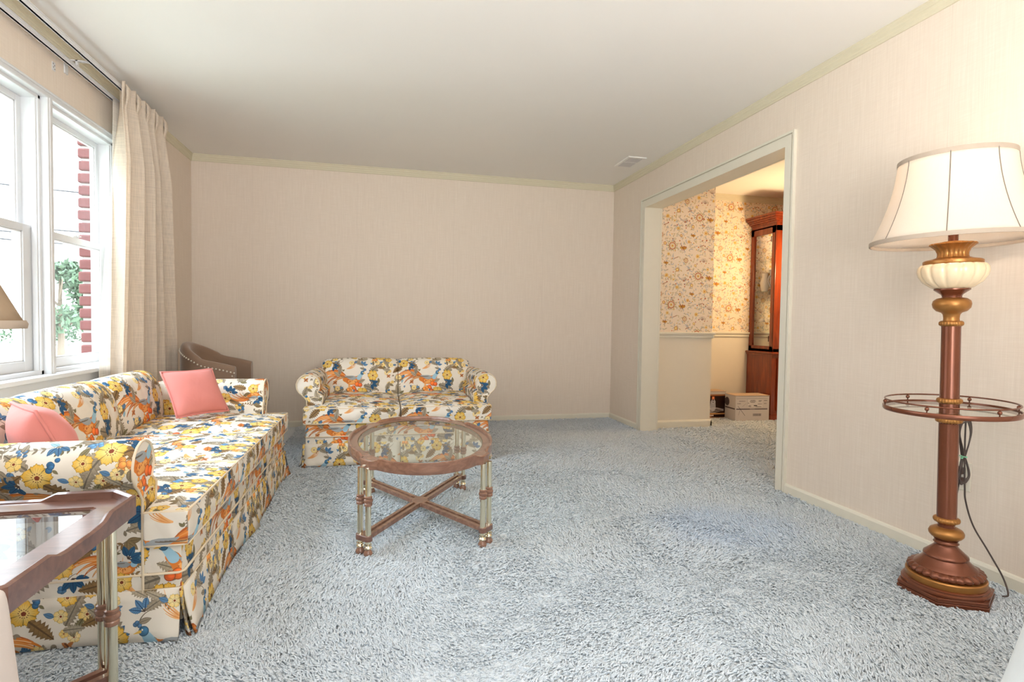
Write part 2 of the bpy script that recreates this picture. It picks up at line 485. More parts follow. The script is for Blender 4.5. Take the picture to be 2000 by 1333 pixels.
def paint_wallpaper():
    T = Tile(1024, (232, 216, 196), 11); R = T.r
    cols = [(186, 188, 198), (204, 200, 182), (218, 198, 146), (204, 184, 156), (190, 196, 204), (222, 200, 156)]
    for i in range(420):
        x, y = R.random(2); a = R.random()*6.28
        T.leaf(x, y, a, .035+.025*R.random(), .006+.004*R.random(), cols[i % 6])
    for i in range(60):
        x, y = R.random(2)
        T.stroke(arc_pts(x, y, R.random()*6.28, .12, 2*(R.random()-.5)*2, 8), .0022, cols[i % 6])
    def ring(x, y, r):
        T.berry(x, y, r, (178, 84, 40), 1.0, 1.0); T.berry(x, y, r*.78, (240, 226, 200), 1.0, 1.0)
        for k in range(10):
            a = k*.628; T.berry(x+math.cos(a)*r*.6, y+math.sin(a)*r*.6, r*.12, (176, 160, 130))
        T.berry(x, y, r*.42, (236, 200, 120), 1, .8); T.berry(x, y, r*.16, (140, 70, 30))
        for k in range(14):
            a = k*.449; T.leaf(x+math.cos(a)*r, y+math.sin(a)*r, a, r*.6, r*.11, (200, 176, 110))
    def butter(x, y, s):
        T.leaf(x, y, .3, .07*s, .022*s, (206, 142, 44)); T.leaf(x, y, 1.1, .05*s, .018*s, (196, 116, 40))
        T.leaf(x, y, 2.7, .06*s, .02*s, (216, 160, 60)); T.stroke([(x-.03*s, y+.05*s), (x, y), (x+.02*s, y-.03*s)], .006*s, (130, 70, 30))
    def fan(x, y, s):
        for k in range(9):
            a = .4+k*.28
            for q in range(3): T.berry(x+math.cos(a)*s*(.3+.3*q), y+math.sin(a)*s*(.3+.3*q), s*.05, (168, 150, 140))
            T.stroke([(x, y), (x+math.cos(a)*s, y+math.sin(a)*s)], .002, (150, 120, 110))
    def cat(x, y, s):
        for k in range(5): T.leaf(x+k*s*.2, y+k*s*.08, 1.2, s*.3, s*.07, (170, 90, 50))
    ring(.52, .62, .062); ring(.02, .12, .062); ring(.80, .30, .04); ring(.28, .88, .036)
    for (x, y, s) in [(.72, .58, 1.1), (.22, .08, 1.1), (.40, .30, .8), (.90, .82, .8)]: butter(x, y, s)
    for (x, y) in [(.25, .52), (.75, .04), (.62, .86)]: fan(x, y, .075)
    for (x, y) in [(.30, .70), (.85, .46), (.55, .12), (.06, .90)]: cat(x, y, .075)
    for (x, y, r, c) in [(.12,.72,.036,(206,128,40)),(.12,.42,.03,(236,184,70)),(.65,.36,.036,(238,190,90)),(.40,.46,.03,(212,140,60)),(.92,.62,.034,(232,178,60)),(.50,.96,.034,(240,190,70)),(.33,.20,.03,(230,170,70)),(.70,.74,.03,(240,206,120)),(.88,.16,.03,(200,112,44)),(.18,.30,.026,(190,96,40)),(.46,.80,.026,(214,150,80)),(.95,.98,.03,(238,200,100)),(.60,.48,.022,(186,96,44)),(.05,.55,.026,(240,214,150)),(.78,.92,.026,(236,190,90)),(.37,.60,.02,(180,90,40)),(.60,.24,.022,(244,236,220))]:
        T.flower(x, y, r, c, (246, 226, 170), (150, 70, 30), 8, 0, .3)
        T.berry(x, y, r*.36, (246, 220, 140) if c[0] < 220 else (190, 110, 40))
    for i in range(70):
        x, y = R.random(2); T.berry(x, y, .006+.006*R.random(), [(176, 84, 40), (206, 150, 60), (150, 70, 50)][i % 3])
    T.img = T.img*.84+np.array([232, 216, 196], np.float32)/255*.16
    return T.image('printed_wallpaper')

def paint_carton():
    """front of the white paper carton: print, panel, band, barcode"""
    T = Tile(512, (205, 198, 196), 5); G = (96, 92, 98); n = 512
    def rect(x0, x1, y0, y1, c): T.img[int(y0*n):int(y1*n), int(x0*n):int(x1*n)] = np.array(c)/255.
    rect(0, 1, 0, .005, (150, 140, 135))
    rect(.02, .95, .46, .50, (92, 84, 92)); rect(.42, .58, .475, .49, (170, 164, 166))
    rect(.02, .95, .895, .905, (120, 112, 116)); rect(.02, .95, .53, .535, (140, 132, 134))
    rect(.34, .80, .55, .88, (214, 208, 206)); rect(.34, .80, .88, .884, G); rect(.34, .344, .55, .884, G)
    for (x0, x1, y) in [(.1,.28,.80),(.05,.16,.70),(.44,.58,.83),(.42,.60,.79),(.44,.57,.75),(.36,.40,.72),(.68,.78,.82),(.68,.76,.78),(.66,.78,.68),(.84,.94,.82),(.84,.92,.70),(.38,.46,.62),(.38,.46,.58),(.60,.76,.57)]:
        x = x0
        while x < x1:
            w = .008+.012*T.r.random(); rect(x, min(x+w, x1), y-.012, y+.014, G); x += w+.006
    rect(.54, .64, .60, .635, (40, 36, 40))
    x = .52
    while x < .76:
        w = .004+.008*T.r.random(); rect(x, x+w, .20, .30, (80, 74, 80)); x += w+.006
    T.stroke([(.07, .60), (.17, .42), (.28, .22)], .005, (40, 36, 40)); T.stroke([(.13, .44), (.09, .24)], .003, (90, 84, 90)); T.stroke([(.30, .70), (.2, .58)], .003, (110, 104, 110))
    return T.image('carton_print')

def paint_lightbox():
    """dark carton with a small tower lamp over waves"""
    T = Tile(512, (44, 24, 20), 6); n = 512
    def rect(x0, x1, y0, y1, c): T.img[int(y0*n):int(y1*n), int(x0*n):int(x1*n)] = np.array(c)/255.
    rect(0, 1, .90, 1, (190, 184, 182)); rect(0, 1, .84, .90, (150, 96, 60))
    rect(0, 1, .14, .19, (206, 150, 96)); rect(0, 1, 0, .03, (190, 150, 120))
    rect(.1, .56, .08, .125, (226, 200, 186)); rect(.1, .48, .04, .06, (206, 120, 70))
    rect(.1, .32, .52, .58, (230, 214, 210)); rect(.1, .22, .44, .47, (206, 190, 186))
    T.stroke([(.52, .38), (.53, .62)], .11, (166, 164, 172), .085); T.stroke([(.53, .62), (.53, .68)], .09, (176, 174, 182), .06)
    rect(.50, .56, .66, .70, (90, 84, 92)); T.berry(.53, .60, .02, (90, 84, 90))
    T.flower(.53, .77, .06, (232, 96, 50), (250, 190, 130), (250, 230, 200), 5, .3, .5, False)
    rect(.5, .56, .70, .73, (190, 90, 60))
    for k in range(4):
        xs = np.linspace(.14, .92, 16); T.stroke([(x, .24+.04*k+.03*math.sin(x*9+k*.8)) for x in xs], .012, (214, 206, 206), .006)
    return T.image('lamp_carton_print')

def mat_image(name, im, size, rough=.8, bump=0.0, puff=0.0, spec=.2, sheen=None, off=(0, 0)):
    t = NT(name)
    uv = t.n('ShaderNodeUVMap'); mp = t.n('ShaderNodeMapping')
    mp.inputs['Scale'].default_value = (1/size[0], 1/size[1], 1); mp.inputs['Location'].default_value = (off[0], off[1], 0)
    t.l(uv.outputs[0], mp.inputs['Vector'])
    ti = t.n('ShaderNodeTexImage'); ti.image = im; ti.interpolation = 'Linear'; ti.extension = 'REPEAT'
    t.l(mp.outputs[0], ti.inputs['Vector'])
    nb = None
    if puff:
        # outline quilting: soft puckers that follow the print, plus low rumples
        vo = t.n('ShaderNodeTexVoronoi'); vo.feature = 'SMOOTH_F1'; vo.inputs['Scale'].default_value = 13
        vo.inputs['Smoothness'].default_value = .5
        nz = t.n('ShaderNodeTexNoise'); nz.inputs['Scale'].default_value = 6; nz.inputs['Detail'].default_value = 2
        cc = t.n('ShaderNodeTexCoord'); t.l(cc.outputs['Object'], nz.inputs['Vector'])
        vm = t.n('ShaderNodeVectorMath', operation='MULTIPLY_ADD'); t.l(nz.outputs['Color'], vm.inputs[0])
        vm.inputs[1].default_value = (.12, .12, .12); t.l(cc.outputs['Object'], vm.inputs[2])
        t.l(vm.outputs[0], vo.inputs['Vector'])
        h = t.math('SUBTRACT', 1.0, vo.outputs['Distance'])
        nb = t.bump(h, puff, .02)
    return t.done(t.bsdf(ti.outputs[0], rough, 0, nb, spec, sheen))

FAB_IM = paint_fabric(); WALL_IM = paint_wallpaper()
M = {}
M['fabric'] = mat_image('floral_quilted_cotton', FAB_IM, (.585, .60), .75, 0, .6, .25)
M['welt'] = mat_plain('cream_welt_cord', S(222, 205, 178), .8)
M['linen'] = mat_linen('woven_linen_wallpaper', S(226, 212, 197), S(236, 224, 211))
M['ceiling'] = mat_plain('ceiling_paint', S(240, 237, 232), .9, var=.015, nsc=2, spec=.1)
M['trim'] = mat_plain('cream_trim_paint', S(224, 219, 204), .5, var=.02, spec=.3)
M['crown'] = mat_plain('khaki_cream_moulding_paint', S(214, 206, 182), .5, var=.02, spec=.3)
M['white'] = mat_plain('white_window_paint', S(216, 217, 219), .35, var=.02, spec=.4)
M['panel'] = mat_plain('cream_wainscot_paint', S(226, 217, 200), .6, var=.02, spec=.3)
M['wallpaper'] = mat_image('floral_wallpaper', WALL_IM, (.56, .56), .8, 0, 0, .1)
M['velvet'] = mat_plain('taupe_velvet', S(140, 116, 98), .85, var=.10, nsc=7, spec=.15, sheen=.5, bump=.1, bsc=14)
M['dark_leg'] = mat_wood('espresso_wood', S(60, 36, 30), S(86, 54, 42), .4)
M['nail'] = mat_plain('pewter_nailhead', S(232, 226, 214), .3, .6)
M['pink'] = None
M['wood'] = mat_wood('walnut_table_wood', S(116, 80, 64), S(162, 122, 100), .26, (14, 50, 50), .35)
M['wood_end'] = mat_wood('dark_walnut_wood', S(98, 66, 56), S(136, 98, 84), .28, (10, 40, 40), .5)
M['brass'] = mat_plain('polished_pale_brass', S(246, 236, 208), .07, 1.0, var=.04)
M['glass'] = mat_glass('clear_tabletop_glass')
M['glass_edge'] = mat_glass('green_glass_edge', (.45, .72, .66), 1.5)
M['pane'] = mat_glass('window_glass', (.97, .985, .985), 1.35, 0, .7)
M['bronze'] = mat_plain('antique_copper_bronze', S(122, 70, 48), .25, .55, var=.16, nsc=9, coat=.2)
M['gold'] = mat_plain('aged_gold_finish', S(170, 118, 62), .34, .65, var=.14, nsc=12)
M['cherry'] = mat_wood('cherry_cabinet_wood', S(104, 36, 14), S(160, 66, 26), .22, (26, 26, 3), .5)
M['cord'] = mat_plain('brown_flex', S(74, 62, 58), .5)
M['tie'] = mat_plain('green_twist_tie', S(120, 190, 150), .5)
M['outlet'] = mat_plain('ivory_plastic', S(222, 214, 198), .4)
M['dark_plug'] = mat_plain('brown_plug_plastic', S(70, 48, 42), .4)
M['brick'] = mat_plain('red_brick', S(104, 62, 60), .9, var=.25, nsc=22, bump=.3)
M['mortar'] = mat_plain('pale_mortar', S(176, 170, 166), .9)
M['leaf'] = mat_plain('tree_foliage', S(74, 96, 72), .7, var=.3, nsc=3)
M['bark'] = mat_plain('tree_bark', S(110, 98, 84), .9)
M['grass'] = mat_plain('lawn_grass', S(120, 124, 110), .9, var=.15, nsc=2)
M['drive'] = mat_plain('concrete_drive', S(214, 210, 204), .9)
M['vinyl'] = mat_plain('white_vinyl_fence_boards', S(150, 164, 182), .5)
M['wire'] = mat_plain('power_line_grey', S(40, 40, 44), .7)
M['box_white'] = mat_plain('white_carton_board', S(205, 198, 194), .7, var=.03)
M['box_tan'] = mat_plain('brown_carton_board', S(186, 160, 136), .8, var=.06)
M['box_dark'] = mat_plain('dark_band_print', S(86, 74, 78), .6)
M['carton'] = mat_image('carton_front_print', paint_carton(), (1, 1), .6)
M['lampbox'] = mat_image('lamp_carton_front_print', paint_lightbox(), (1, 1), .45)
M['china'] = mat_plain('white_china', S(236, 230, 224), .25)
M['china_blue'] = mat_plain('pale_grey_glazed_china', S(186, 190, 206), .2)
M['cream_cloth'] = mat_plain('cream_slipcover', S(226, 210, 198), .9, bump=.1, bsc=200)
M['slip_cloth'] = mat_plain('pale_slipcover_cotton', S(206, 196, 190), .9, bump=.1, bsc=200)
M['white_cloth'] = mat_plain('white_table_cloth', S(224, 230, 232), .9, bump=.1, bsc=200)
M['curtain'] = mat_cloth_translucent('slubbed_linen_curtain', S(238, 225, 209), .32)
M['lining'] = mat_cloth_translucent('white_curtain_lining', S(244, 240, 234), .45)
def m_pink():
    t = NT('salmon_pink_cotton')
    f = t.noise(sc_=5, detail=2); fine = t.noise(scale=(1, 1, 1), sc_=420, detail=1)
    col = t.mix(f, S(212, 128, 122), S(222, 146, 138))
    nb = t.bump(t.noise(sc_=7, detail=3, dist=.5), .35, .02); nb = t.bump(fine, .1, .001, nb)
    return t.done(t.bsdf(col, .85, 0, nb, .15, .2))
M['pink'] = m_pink()
def m_shade(name, c, tr):
    t = NT(name)
    f = t.noise(scale=(200, 200, 8), detail=2)
    col = t.mix(f, tuple(x*.95 for x in c), c)
    d = t.n('ShaderNodeBsdfDiffuse'); t.l(col, d.inputs[0]); tl = t.n('ShaderNodeBsdfTranslucent'); t.l(col, tl.inputs[0])
    ms = t.n('ShaderNodeMixShader'); ms.inputs[0].default_value = tr
    t.l(d.outputs[0], ms.inputs[1]); t.l(tl.outputs[0], ms.inputs[2]); return t.done(ms.outputs[0])
M['shade'] = m_shade('ivory_silk_shade', S(248, 238, 226), .45)
M['shade_trim'] = mat_plain('taupe_shade_binding', S(176, 160, 144), .8)
M['shade_seam'] = mat_plain('grey_shade_seam', S(120, 108, 98), .8)
M['shade_brown'] = m_shade('tan_linen_shade', S(178, 156, 132), .15)
M['cream_glass'] = mat_plain('ribbed_cream_glass', S(240, 216, 180), .3, var=.05, nsc=30, coat=.4)
def m_emit():
    t = NT('lit_bulb'); e = t.n('ShaderNodeEmission'); e.inputs[0].default_value = (*S(255, 226, 190), 1); e.inputs[1].default_value = 8
    return t.done(e.outputs[0])
M['bulb'] = m_emit()
def m_carpet():
    t = NT('blue_grey_shag_carpet')
    f = t.noise(scale=(1, 1.6, 1), sc_=90, detail=3); big = t.noise(sc_=1.1, detail=2)
    fine = t.noise(scale=(1, 1.5, 1), sc_=330, detail=2)
    col = t.ramp(f, [(.25, S(190, 197, 202)), (.5, S(207, 213, 218)), (.75, S(221, 226, 229))])
    col = t.mix(t.math('MULTIPLY', big, .30), col, S(196, 208, 222))
    # a soft-edged bluer patch near the opening
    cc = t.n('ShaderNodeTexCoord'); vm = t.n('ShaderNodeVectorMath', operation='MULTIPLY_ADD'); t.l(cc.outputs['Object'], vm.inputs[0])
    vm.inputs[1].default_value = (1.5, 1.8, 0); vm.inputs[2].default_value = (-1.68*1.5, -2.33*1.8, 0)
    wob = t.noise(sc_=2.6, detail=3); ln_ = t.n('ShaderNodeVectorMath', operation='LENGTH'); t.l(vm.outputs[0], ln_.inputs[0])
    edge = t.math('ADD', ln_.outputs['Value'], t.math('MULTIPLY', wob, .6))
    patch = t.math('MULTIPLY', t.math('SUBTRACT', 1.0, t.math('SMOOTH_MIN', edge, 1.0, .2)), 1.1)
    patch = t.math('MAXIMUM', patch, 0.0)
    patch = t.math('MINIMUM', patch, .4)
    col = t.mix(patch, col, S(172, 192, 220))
    nb = t.bump(f, .5, .012); nb = t.bump(fine, .4, .004, nb)
    return t.done(t.bsdf(col, .95, 0, nb, .05, .25))
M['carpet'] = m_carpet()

# ------------------------------------------------------------------ room constants
L, R, D, H = -1.641, 2.354, 5.384, 2.44
YF = -1.6            # wall behind the camera
WT = .146            # wall thickness
DX1 = 5.3            # far side of the dining room
DY0 = 1.2

# ------------------------------------------------------------------ carpeted floor
def vnoise(x, y, seed):
    rng = np.random.default_rng(seed); tab = rng.random((256, 256)).astype(np.float32)
    xi = np.floor(x).astype(int); yi = np.floor(y).astype(int); fx = x-xi; fy = y-yi
    fx = fx*fx*(3-2*fx); fy = fy*fy*(3-2*fy)
    a = tab[yi % 256, xi % 256]; b = tab[yi % 256, (xi+1) % 256]; c = tab[(yi+1) % 256, xi % 256]; d = tab[(yi+1) % 256, (xi+1) % 256]
    return (a*(1-fx)+b*fx)*(1-fy)+(c*(1-fx)+d*fx)*fy

def carpet():
    xs = np.unique(np.round(np.concatenate([np.arange(L-.02, -1.2, .03), np.arange(-1.2, 2.5, .015), np.arange(2.5, DX1, .03)]), 5))
    ys = np.unique(np.round(np.concatenate([np.arange(YF, 1.0, .06), np.arange(1.0, D+.02, .015)]), 5))
    X, Y = np.meshgrid(xs, ys)
    wx = X+.010*vnoise(X*28, Y*28, 5)-.005; wy = Y+.010*vnoise(X*28+9, Y*28, 6)-.005
    a = vnoise(wx*52, wy*84, 1); b = vnoise(wx*110+3, wy*150, 2); c = vnoise(wx*14, wy*24, 3); e = vnoise(wx*4, wy*6, 8)
    ridge = 1-np.abs(2*a-1)
    Z = .005*(ridge-.55)+.003*(b-.5)+.008*(c-.5)+.006*(e-.5)-.004
    # pile worn flatter along the walked path, tufts coarser near the camera
    Z *= .75+.5*vnoise(X*1.3, Y*1.3, 12)
    ny, nx = X.shape
    V = np.stack([X, Y, Z], -1).reshape(-1, 3)
    idx = np.arange(nx*ny).reshape(ny, nx)
    F = np.stack([idx[:-1, :-1], idx[:-1, 1:], idx[1:, 1:], idx[1:, :-1]], -1).reshape(-1, 4)
    me = bpy.data.meshes.new('floor')
    me.vertices.add(len(V)); me.vertices.foreach_set('co', V.astype(np.float32).ravel())
    me.loops.add(F.size); me.loops.foreach_set('vertex_index', F.astype(np.int32).ravel())
    me.polygons.add(len(F)); me.polygons.foreach_set('loop_start', np.arange(0, F.size, 4, dtype=np.int32))
    me.update(calc_edges=True); me.validate()
    me.polygons.foreach_set('use_smooth', np.ones(len(F), bool))
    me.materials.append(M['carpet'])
    o = bpy.data.objects.new('floor', me); COL.objects.link(o); o['kind'] = 'structure'
    o['label'] = 'pale blue-grey shag carpet covering the floor of both rooms'
    return o
FLOOR = carpet()
def pile():
    rng = np.random.default_rng(21)
    zones = [(-1.25, 2.40, 1.05, 2.0, 19000), (-.75, 2.40, 2.0, 2.8, 13000), (-.62, 2.40, 2.8, 3.8, 9000), (-.75, 2.40, 3.8, D, 7000), (2.40, 4.4, 2.9, D, 5000)]
    ps = []; dn = []
    for (x0, x1, y0, y1, d) in zones:
        n = int((x1-x0)*(y1-y0)*d)
        ps.append(np.stack([rng.uniform(x0, x1, n), rng.uniform(y0, y1, n)], 1)); dn.append(np.full(n, (11000/d)**.5))
    p = np.concatenate(ps); k = np.concatenate(dn); N = len(p)
    # keep the pile out of the walls
    keep = ~((p[:, 0] > R-.004) & (p[:, 0] < R+WT+.004) & ((p[:, 1] < 2.86) | (p[:, 1] > 4.64)))
    keep &= ~((p[:, 0] > R) & (p[:, 0] < PX1C) & (p[:, 1] > 4.74)); p = p[keep]; k = k[keep]; N = len(p)
    # tufts lie over in drifts, as trodden shag does
    h = 2*PI*(vnoise(p[:, 0]*2.2, p[:, 1]*2.2, 31)*1.2)+rng.normal(0, .75, N)
    lean = np.radians(np.clip(rng.normal(61, 11, N), 25, 82)); ln = rng.uniform(.014, .023, N)*np.sqrt(k)
    clump = vnoise(p[:, 0]*46, p[:, 1]*62, 33)
    ln *= .72+.55*clump
    rad = rng.uniform(.0028, .0042, N)*k
    d = np.stack([np.cos(h), np.sin(h)], 1)
    rings = [(0.0, 1.0, -.004), (.40, 1.05, None), (.78, .80, None)]
    V = np.zeros((N, 13, 3), np.float32)
    side = np.stack([-d[:, 1], d[:, 0], np.zeros(N)], 1)
    def centre(t):
        out = ln*t*np.sin(lean*(.55+.45*t)); z = ln*t*np.cos(lean*(.55+.45*t))-.003
        return np.stack([p[:, 0]+d[:, 0]*out, p[:, 1]+d[:, 1]*out, z], 1)
    up = np.stack([-d[:, 0]*np.cos(lean), -d[:, 1]*np.cos(lean), np.sin(lean)], 1)
    for ri, (t, rs, _) in enumerate(rings):
        c = centre(t)
        for q in range(4):
            a = q*PI/2
            V[:, ri*4+q] = c+(side*math.cos(a)+up*math.sin(a))*(rad*rs)[:, None]
    V[:, 12] = centre(1.0)
    base_ = np.arange(N)[:, None]*13
    quads = []; tris = []
    for ri in range(2):
        for q in range(4):
            r2 = (q+1) % 4; quads.append((ri*4+q, ri*4+r2, ri*4+4+r2, ri*4+4+q))
    for q in range(4): tris.append((8+q, 8+(q+1) % 4, 12))
    Q = (base_[:, None, :]+np.array(quads)[None]).reshape(-1, 4); T3 = (base_[:, None, :]+np.array(tris)[None]).reshape(-1, 3)
    me = bpy.data.meshes.new('carpet_pile')
    me.vertices.add(N*13); me.vertices.foreach_set('co', V.ravel())
    li = np.concatenate([Q.ravel(), T3.ravel()]).astype(np.int32)
    me.loops.add(len(li)); me.loops.foreach_set('vertex_index', li)
    ls = np.concatenate([np.arange(len(Q))*4, len(Q)*4+np.arange(len(T3))*3]).astype(np.int32)
    me.polygons.add(len(ls)); me.polygons.foreach_set('loop_start', ls)
    me.update(calc_edges=True)
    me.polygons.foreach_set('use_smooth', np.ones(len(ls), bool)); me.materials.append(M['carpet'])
    o = bpy.data.objects.new('carpet_pile', me); COL.objects.link(o); o.parent = FLOOR; o['kind'] = 'stuff'
PX1C = 3.13
pile()

# ------------------------------------------------------------------ walls
# window openings in the left wall
UP = .755; GW = .545
wy1 = 4.0; wy0 = wy1-3*UP-.02; wz0, wz1 = .70, 2.09
ext = .24                      # the house wall: plaster, cavity and brick
mb = MB()
mb.box(L-WT, L, YF-WT, wy0, 0, H); mb.box(L-WT, L, wy1, D+WT, 0, H)
mb.box(L-WT, L, wy0, wy1, 0, wz0); mb.box(L-WT, L, wy0, wy1, wz1, H)
struct('wall_left', mb, M['linen'], 'window wall papered in beige woven linen', smooth=0)
struct('wall_back', MB().box(L-WT, 2.5, D, D+WT, 0, H), M['linen'], 'long plain far wall papered in beige woven linen', smooth=0)
oy0, oy1, oz = 2.831, 4.668, 2.088     # rough opening to the dining room
mb = MB(); mb.box(R, R+WT, YF-WT, oy0, 0, H); mb.box(R, R+WT, oy1, D, 0, H); mb.box(R, R+WT, oy0, oy1, oz, H)
struct('wall_right', mb, M['linen'], 'right wall papered in beige woven linen with a wide cased opening', smooth=0)
# wall behind the camera; its window is added for frontal fill light
mb = MB()
fx0, fx1, fz0, fz1 = -1.1, 1.5, .55, 2.15
mb.box(L-WT, fx0, YF-WT, YF, 0, H); mb.box(fx1, R+WT, YF-WT, YF, 0, H)
mb.box(fx0, fx1, YF-WT, YF, 0, fz0); mb.box(fx0, fx1, YF-WT, YF, fz1, H)
struct('wall_front', mb, M['linen'], smooth=0)
struct('ceiling', MB().box(L-WT, DX1+WT, YF-WT, D+WT, H, H+.12), M['ceiling'], 'plain off-white ceiling', smooth=0)

# dining room shell: wallpaper above a chair rail, cream panel below
RZ = .905
def papered(name, x0, x1, y0, y1, face, label=None):
    mb = MB()
    mb.box(x0, x1, y0, y1, 0, RZ, 0)
    mb.box(x0, x1, y0, y1, RZ, H, 1)
    for k, f in enumerate(mb.f):
        if mb.m[k] == 1:
            mb.uv[k] = [((mb.v[i][0]+mb.v[i][1]*.97), mb.v[i][2]) for i in f]
        else: mb.uv[k] = [(0, 0)]*4
    return struct(name, mb, [M['panel'], M['wallpaper']], label, smooth=0)
PX1 = 3.13; PY = 4.75
papered('wall_dining_left', R+WT+.001, PX1, PY, D-.001, 'y', 'short papered wall just through the opening, floral above a cream dado')
papered('wall_dining_back', R+WT+.001, DX1, D, D+WT, 'y', 'recessed papered wall behind the cherry cabinet')
papered('wall_dining_right', DX1, DX1+WT, DY0, D+WT, 'x')
papered('wall_dining_front', R+WT, DX1+WT, DY0-WT, DY0, 'y')

# mouldings -----------------------------------------------------------------
crown_prof = [(0, 0), (.006, 0), (.010, .006), (.010, .016), (.013, .020), (.013, .034), (.016, .038), (.016, .052), (.020, .057), (.020, .064), (0, .064)]
def crown(name, a, b, inward, h=1.0):
    mb = MB(); z = H-.064*h
    mb.profile_run([(p*h, q*h) for p, q in crown_prof], (*a, z), (*b, z), ((*inward, 0), (0, 0, 1)))
    return struct(name, mb, M['crown'], smooth=0)
crown('trim_1', (L, D), (R, D), (0, -1)); crown('trim_2', (R, YF), (R, D), (-1, 0)); crown('trim_3', (L, YF), (L, D), (1, 0))
crown('trim_4', (PX1, D), (DX1, D), (0, -1), 1.1)
base_prof = [(0, 0), (.014, 0), (.014, .044), (.009, .053), (.004, .056), (0, .056)]
def base(name, a, b, inward, h=1.0):
    mb = MB(); mb.profile_run([(p, q*h) for p, q in base_prof], (*a, 0), (*b, 0), ((*inward, 0), (0, 0, 1)))
    return struct(name, mb, M['trim'], smooth=0)
base('baseboard_back', (L, D), (R, D), (0, -1)); base('baseboard_right', (R, YF), (R, 2.775), (-1, 0), 1.06)
base('baseboard_right_far', (R, 4.73), (R, D), (-1, 0)); base('baseboard_left', (L, YF), (L, D), (1, 0))
mb = MB(); mb.profile_run([(p, q*1.35) for p, q in base_prof], (R+WT, PY, 0), (PX1+.014, PY, 0), ((0, -1, 0), (0, 0, 1)))
mb.profile_run([(p, q*1.35) for p, q in base_prof], (PX1, PY-.014, 0), (PX1, D, 0), ((1, 0, 0), (0, 0, 1)))
struct('baseboard_dining_left', mb, M['trim'], smooth=0)
base('baseboard_dining_back', (PX1, D), (DX1, D), (0, -1), 1.35)
rail_prof = [(0, 0), (.010, 0), (.014, .010), (.010, .018), (.012, .026), (.022, .034), (.026, .044), (.026, .052), (.016, .056), (0, .058)]
mb = MB(); mb.profile_run(rail_prof, (R+WT, PY, RZ-.035), (PX1+.02, PY, RZ-.035), ((0, -1, 0), (0, 0, 1)))
mb.profile_run(rail_prof, (PX1, PY-.02, RZ-.035), (PX1, D, RZ-.035), ((1, 0, 0), (0, 0, 1)))
struct('trim_5', mb, M['trim'], smooth=0)
mb = MB(); mb.profile_run(rail_prof, (PX1, D, RZ-.035), (DX1, D, RZ-.035), ((0, -1, 0), (0, 0, 1)))
struct('trim_6', mb, M['trim'], smooth=0)

# cased opening: jamb lining + casing with a raised back band
mb = MB(); e = .0006
mb.box(R-.002, R+WT+.002, oy0-e, 2.849, 0, 2.0695); mb.box(R-.002, R+WT+.002, 4.65, oy1+e, 0, 2.0695); mb.box(R-.002, R+WT+.002, oy0-e, oy1+e, 2.07, oz+e)
struct('trim_7', mb, M['trim'], 'cream lining boards of the cased opening', smooth=0)
mb = MB()
def casing(x0, thin, band):
    def bx(d, *r): mb.box(*sorted((x0, x0+d)), *r)
    bx(thin, 2.798, 2.851, 0, 2.068); bx(thin, 4.648, 4.701, 0, 2.068); bx(thin, 2.798, 4.701, 2.068, 2.125)
    bx(thin*.4, 2.788, 2.798, 0, 2.125); bx(thin*.4, 4.701, 4.711, 0, 2.125); bx(thin*.4, 2.788, 4.711, 2.125, 2.135)
    bx(band, 2.774, 2.788, 0, 2.135); bx(band, 4.711, 4.725, 0, 2.135); bx(band, 2.774, 4.725, 2.135, 2.149)
casing(R, -.016, -.020); casing(R+WT, .016, .020)
struct('trim_8', mb, M['trim'], 'cream casing round the dining room opening', smooth=0)

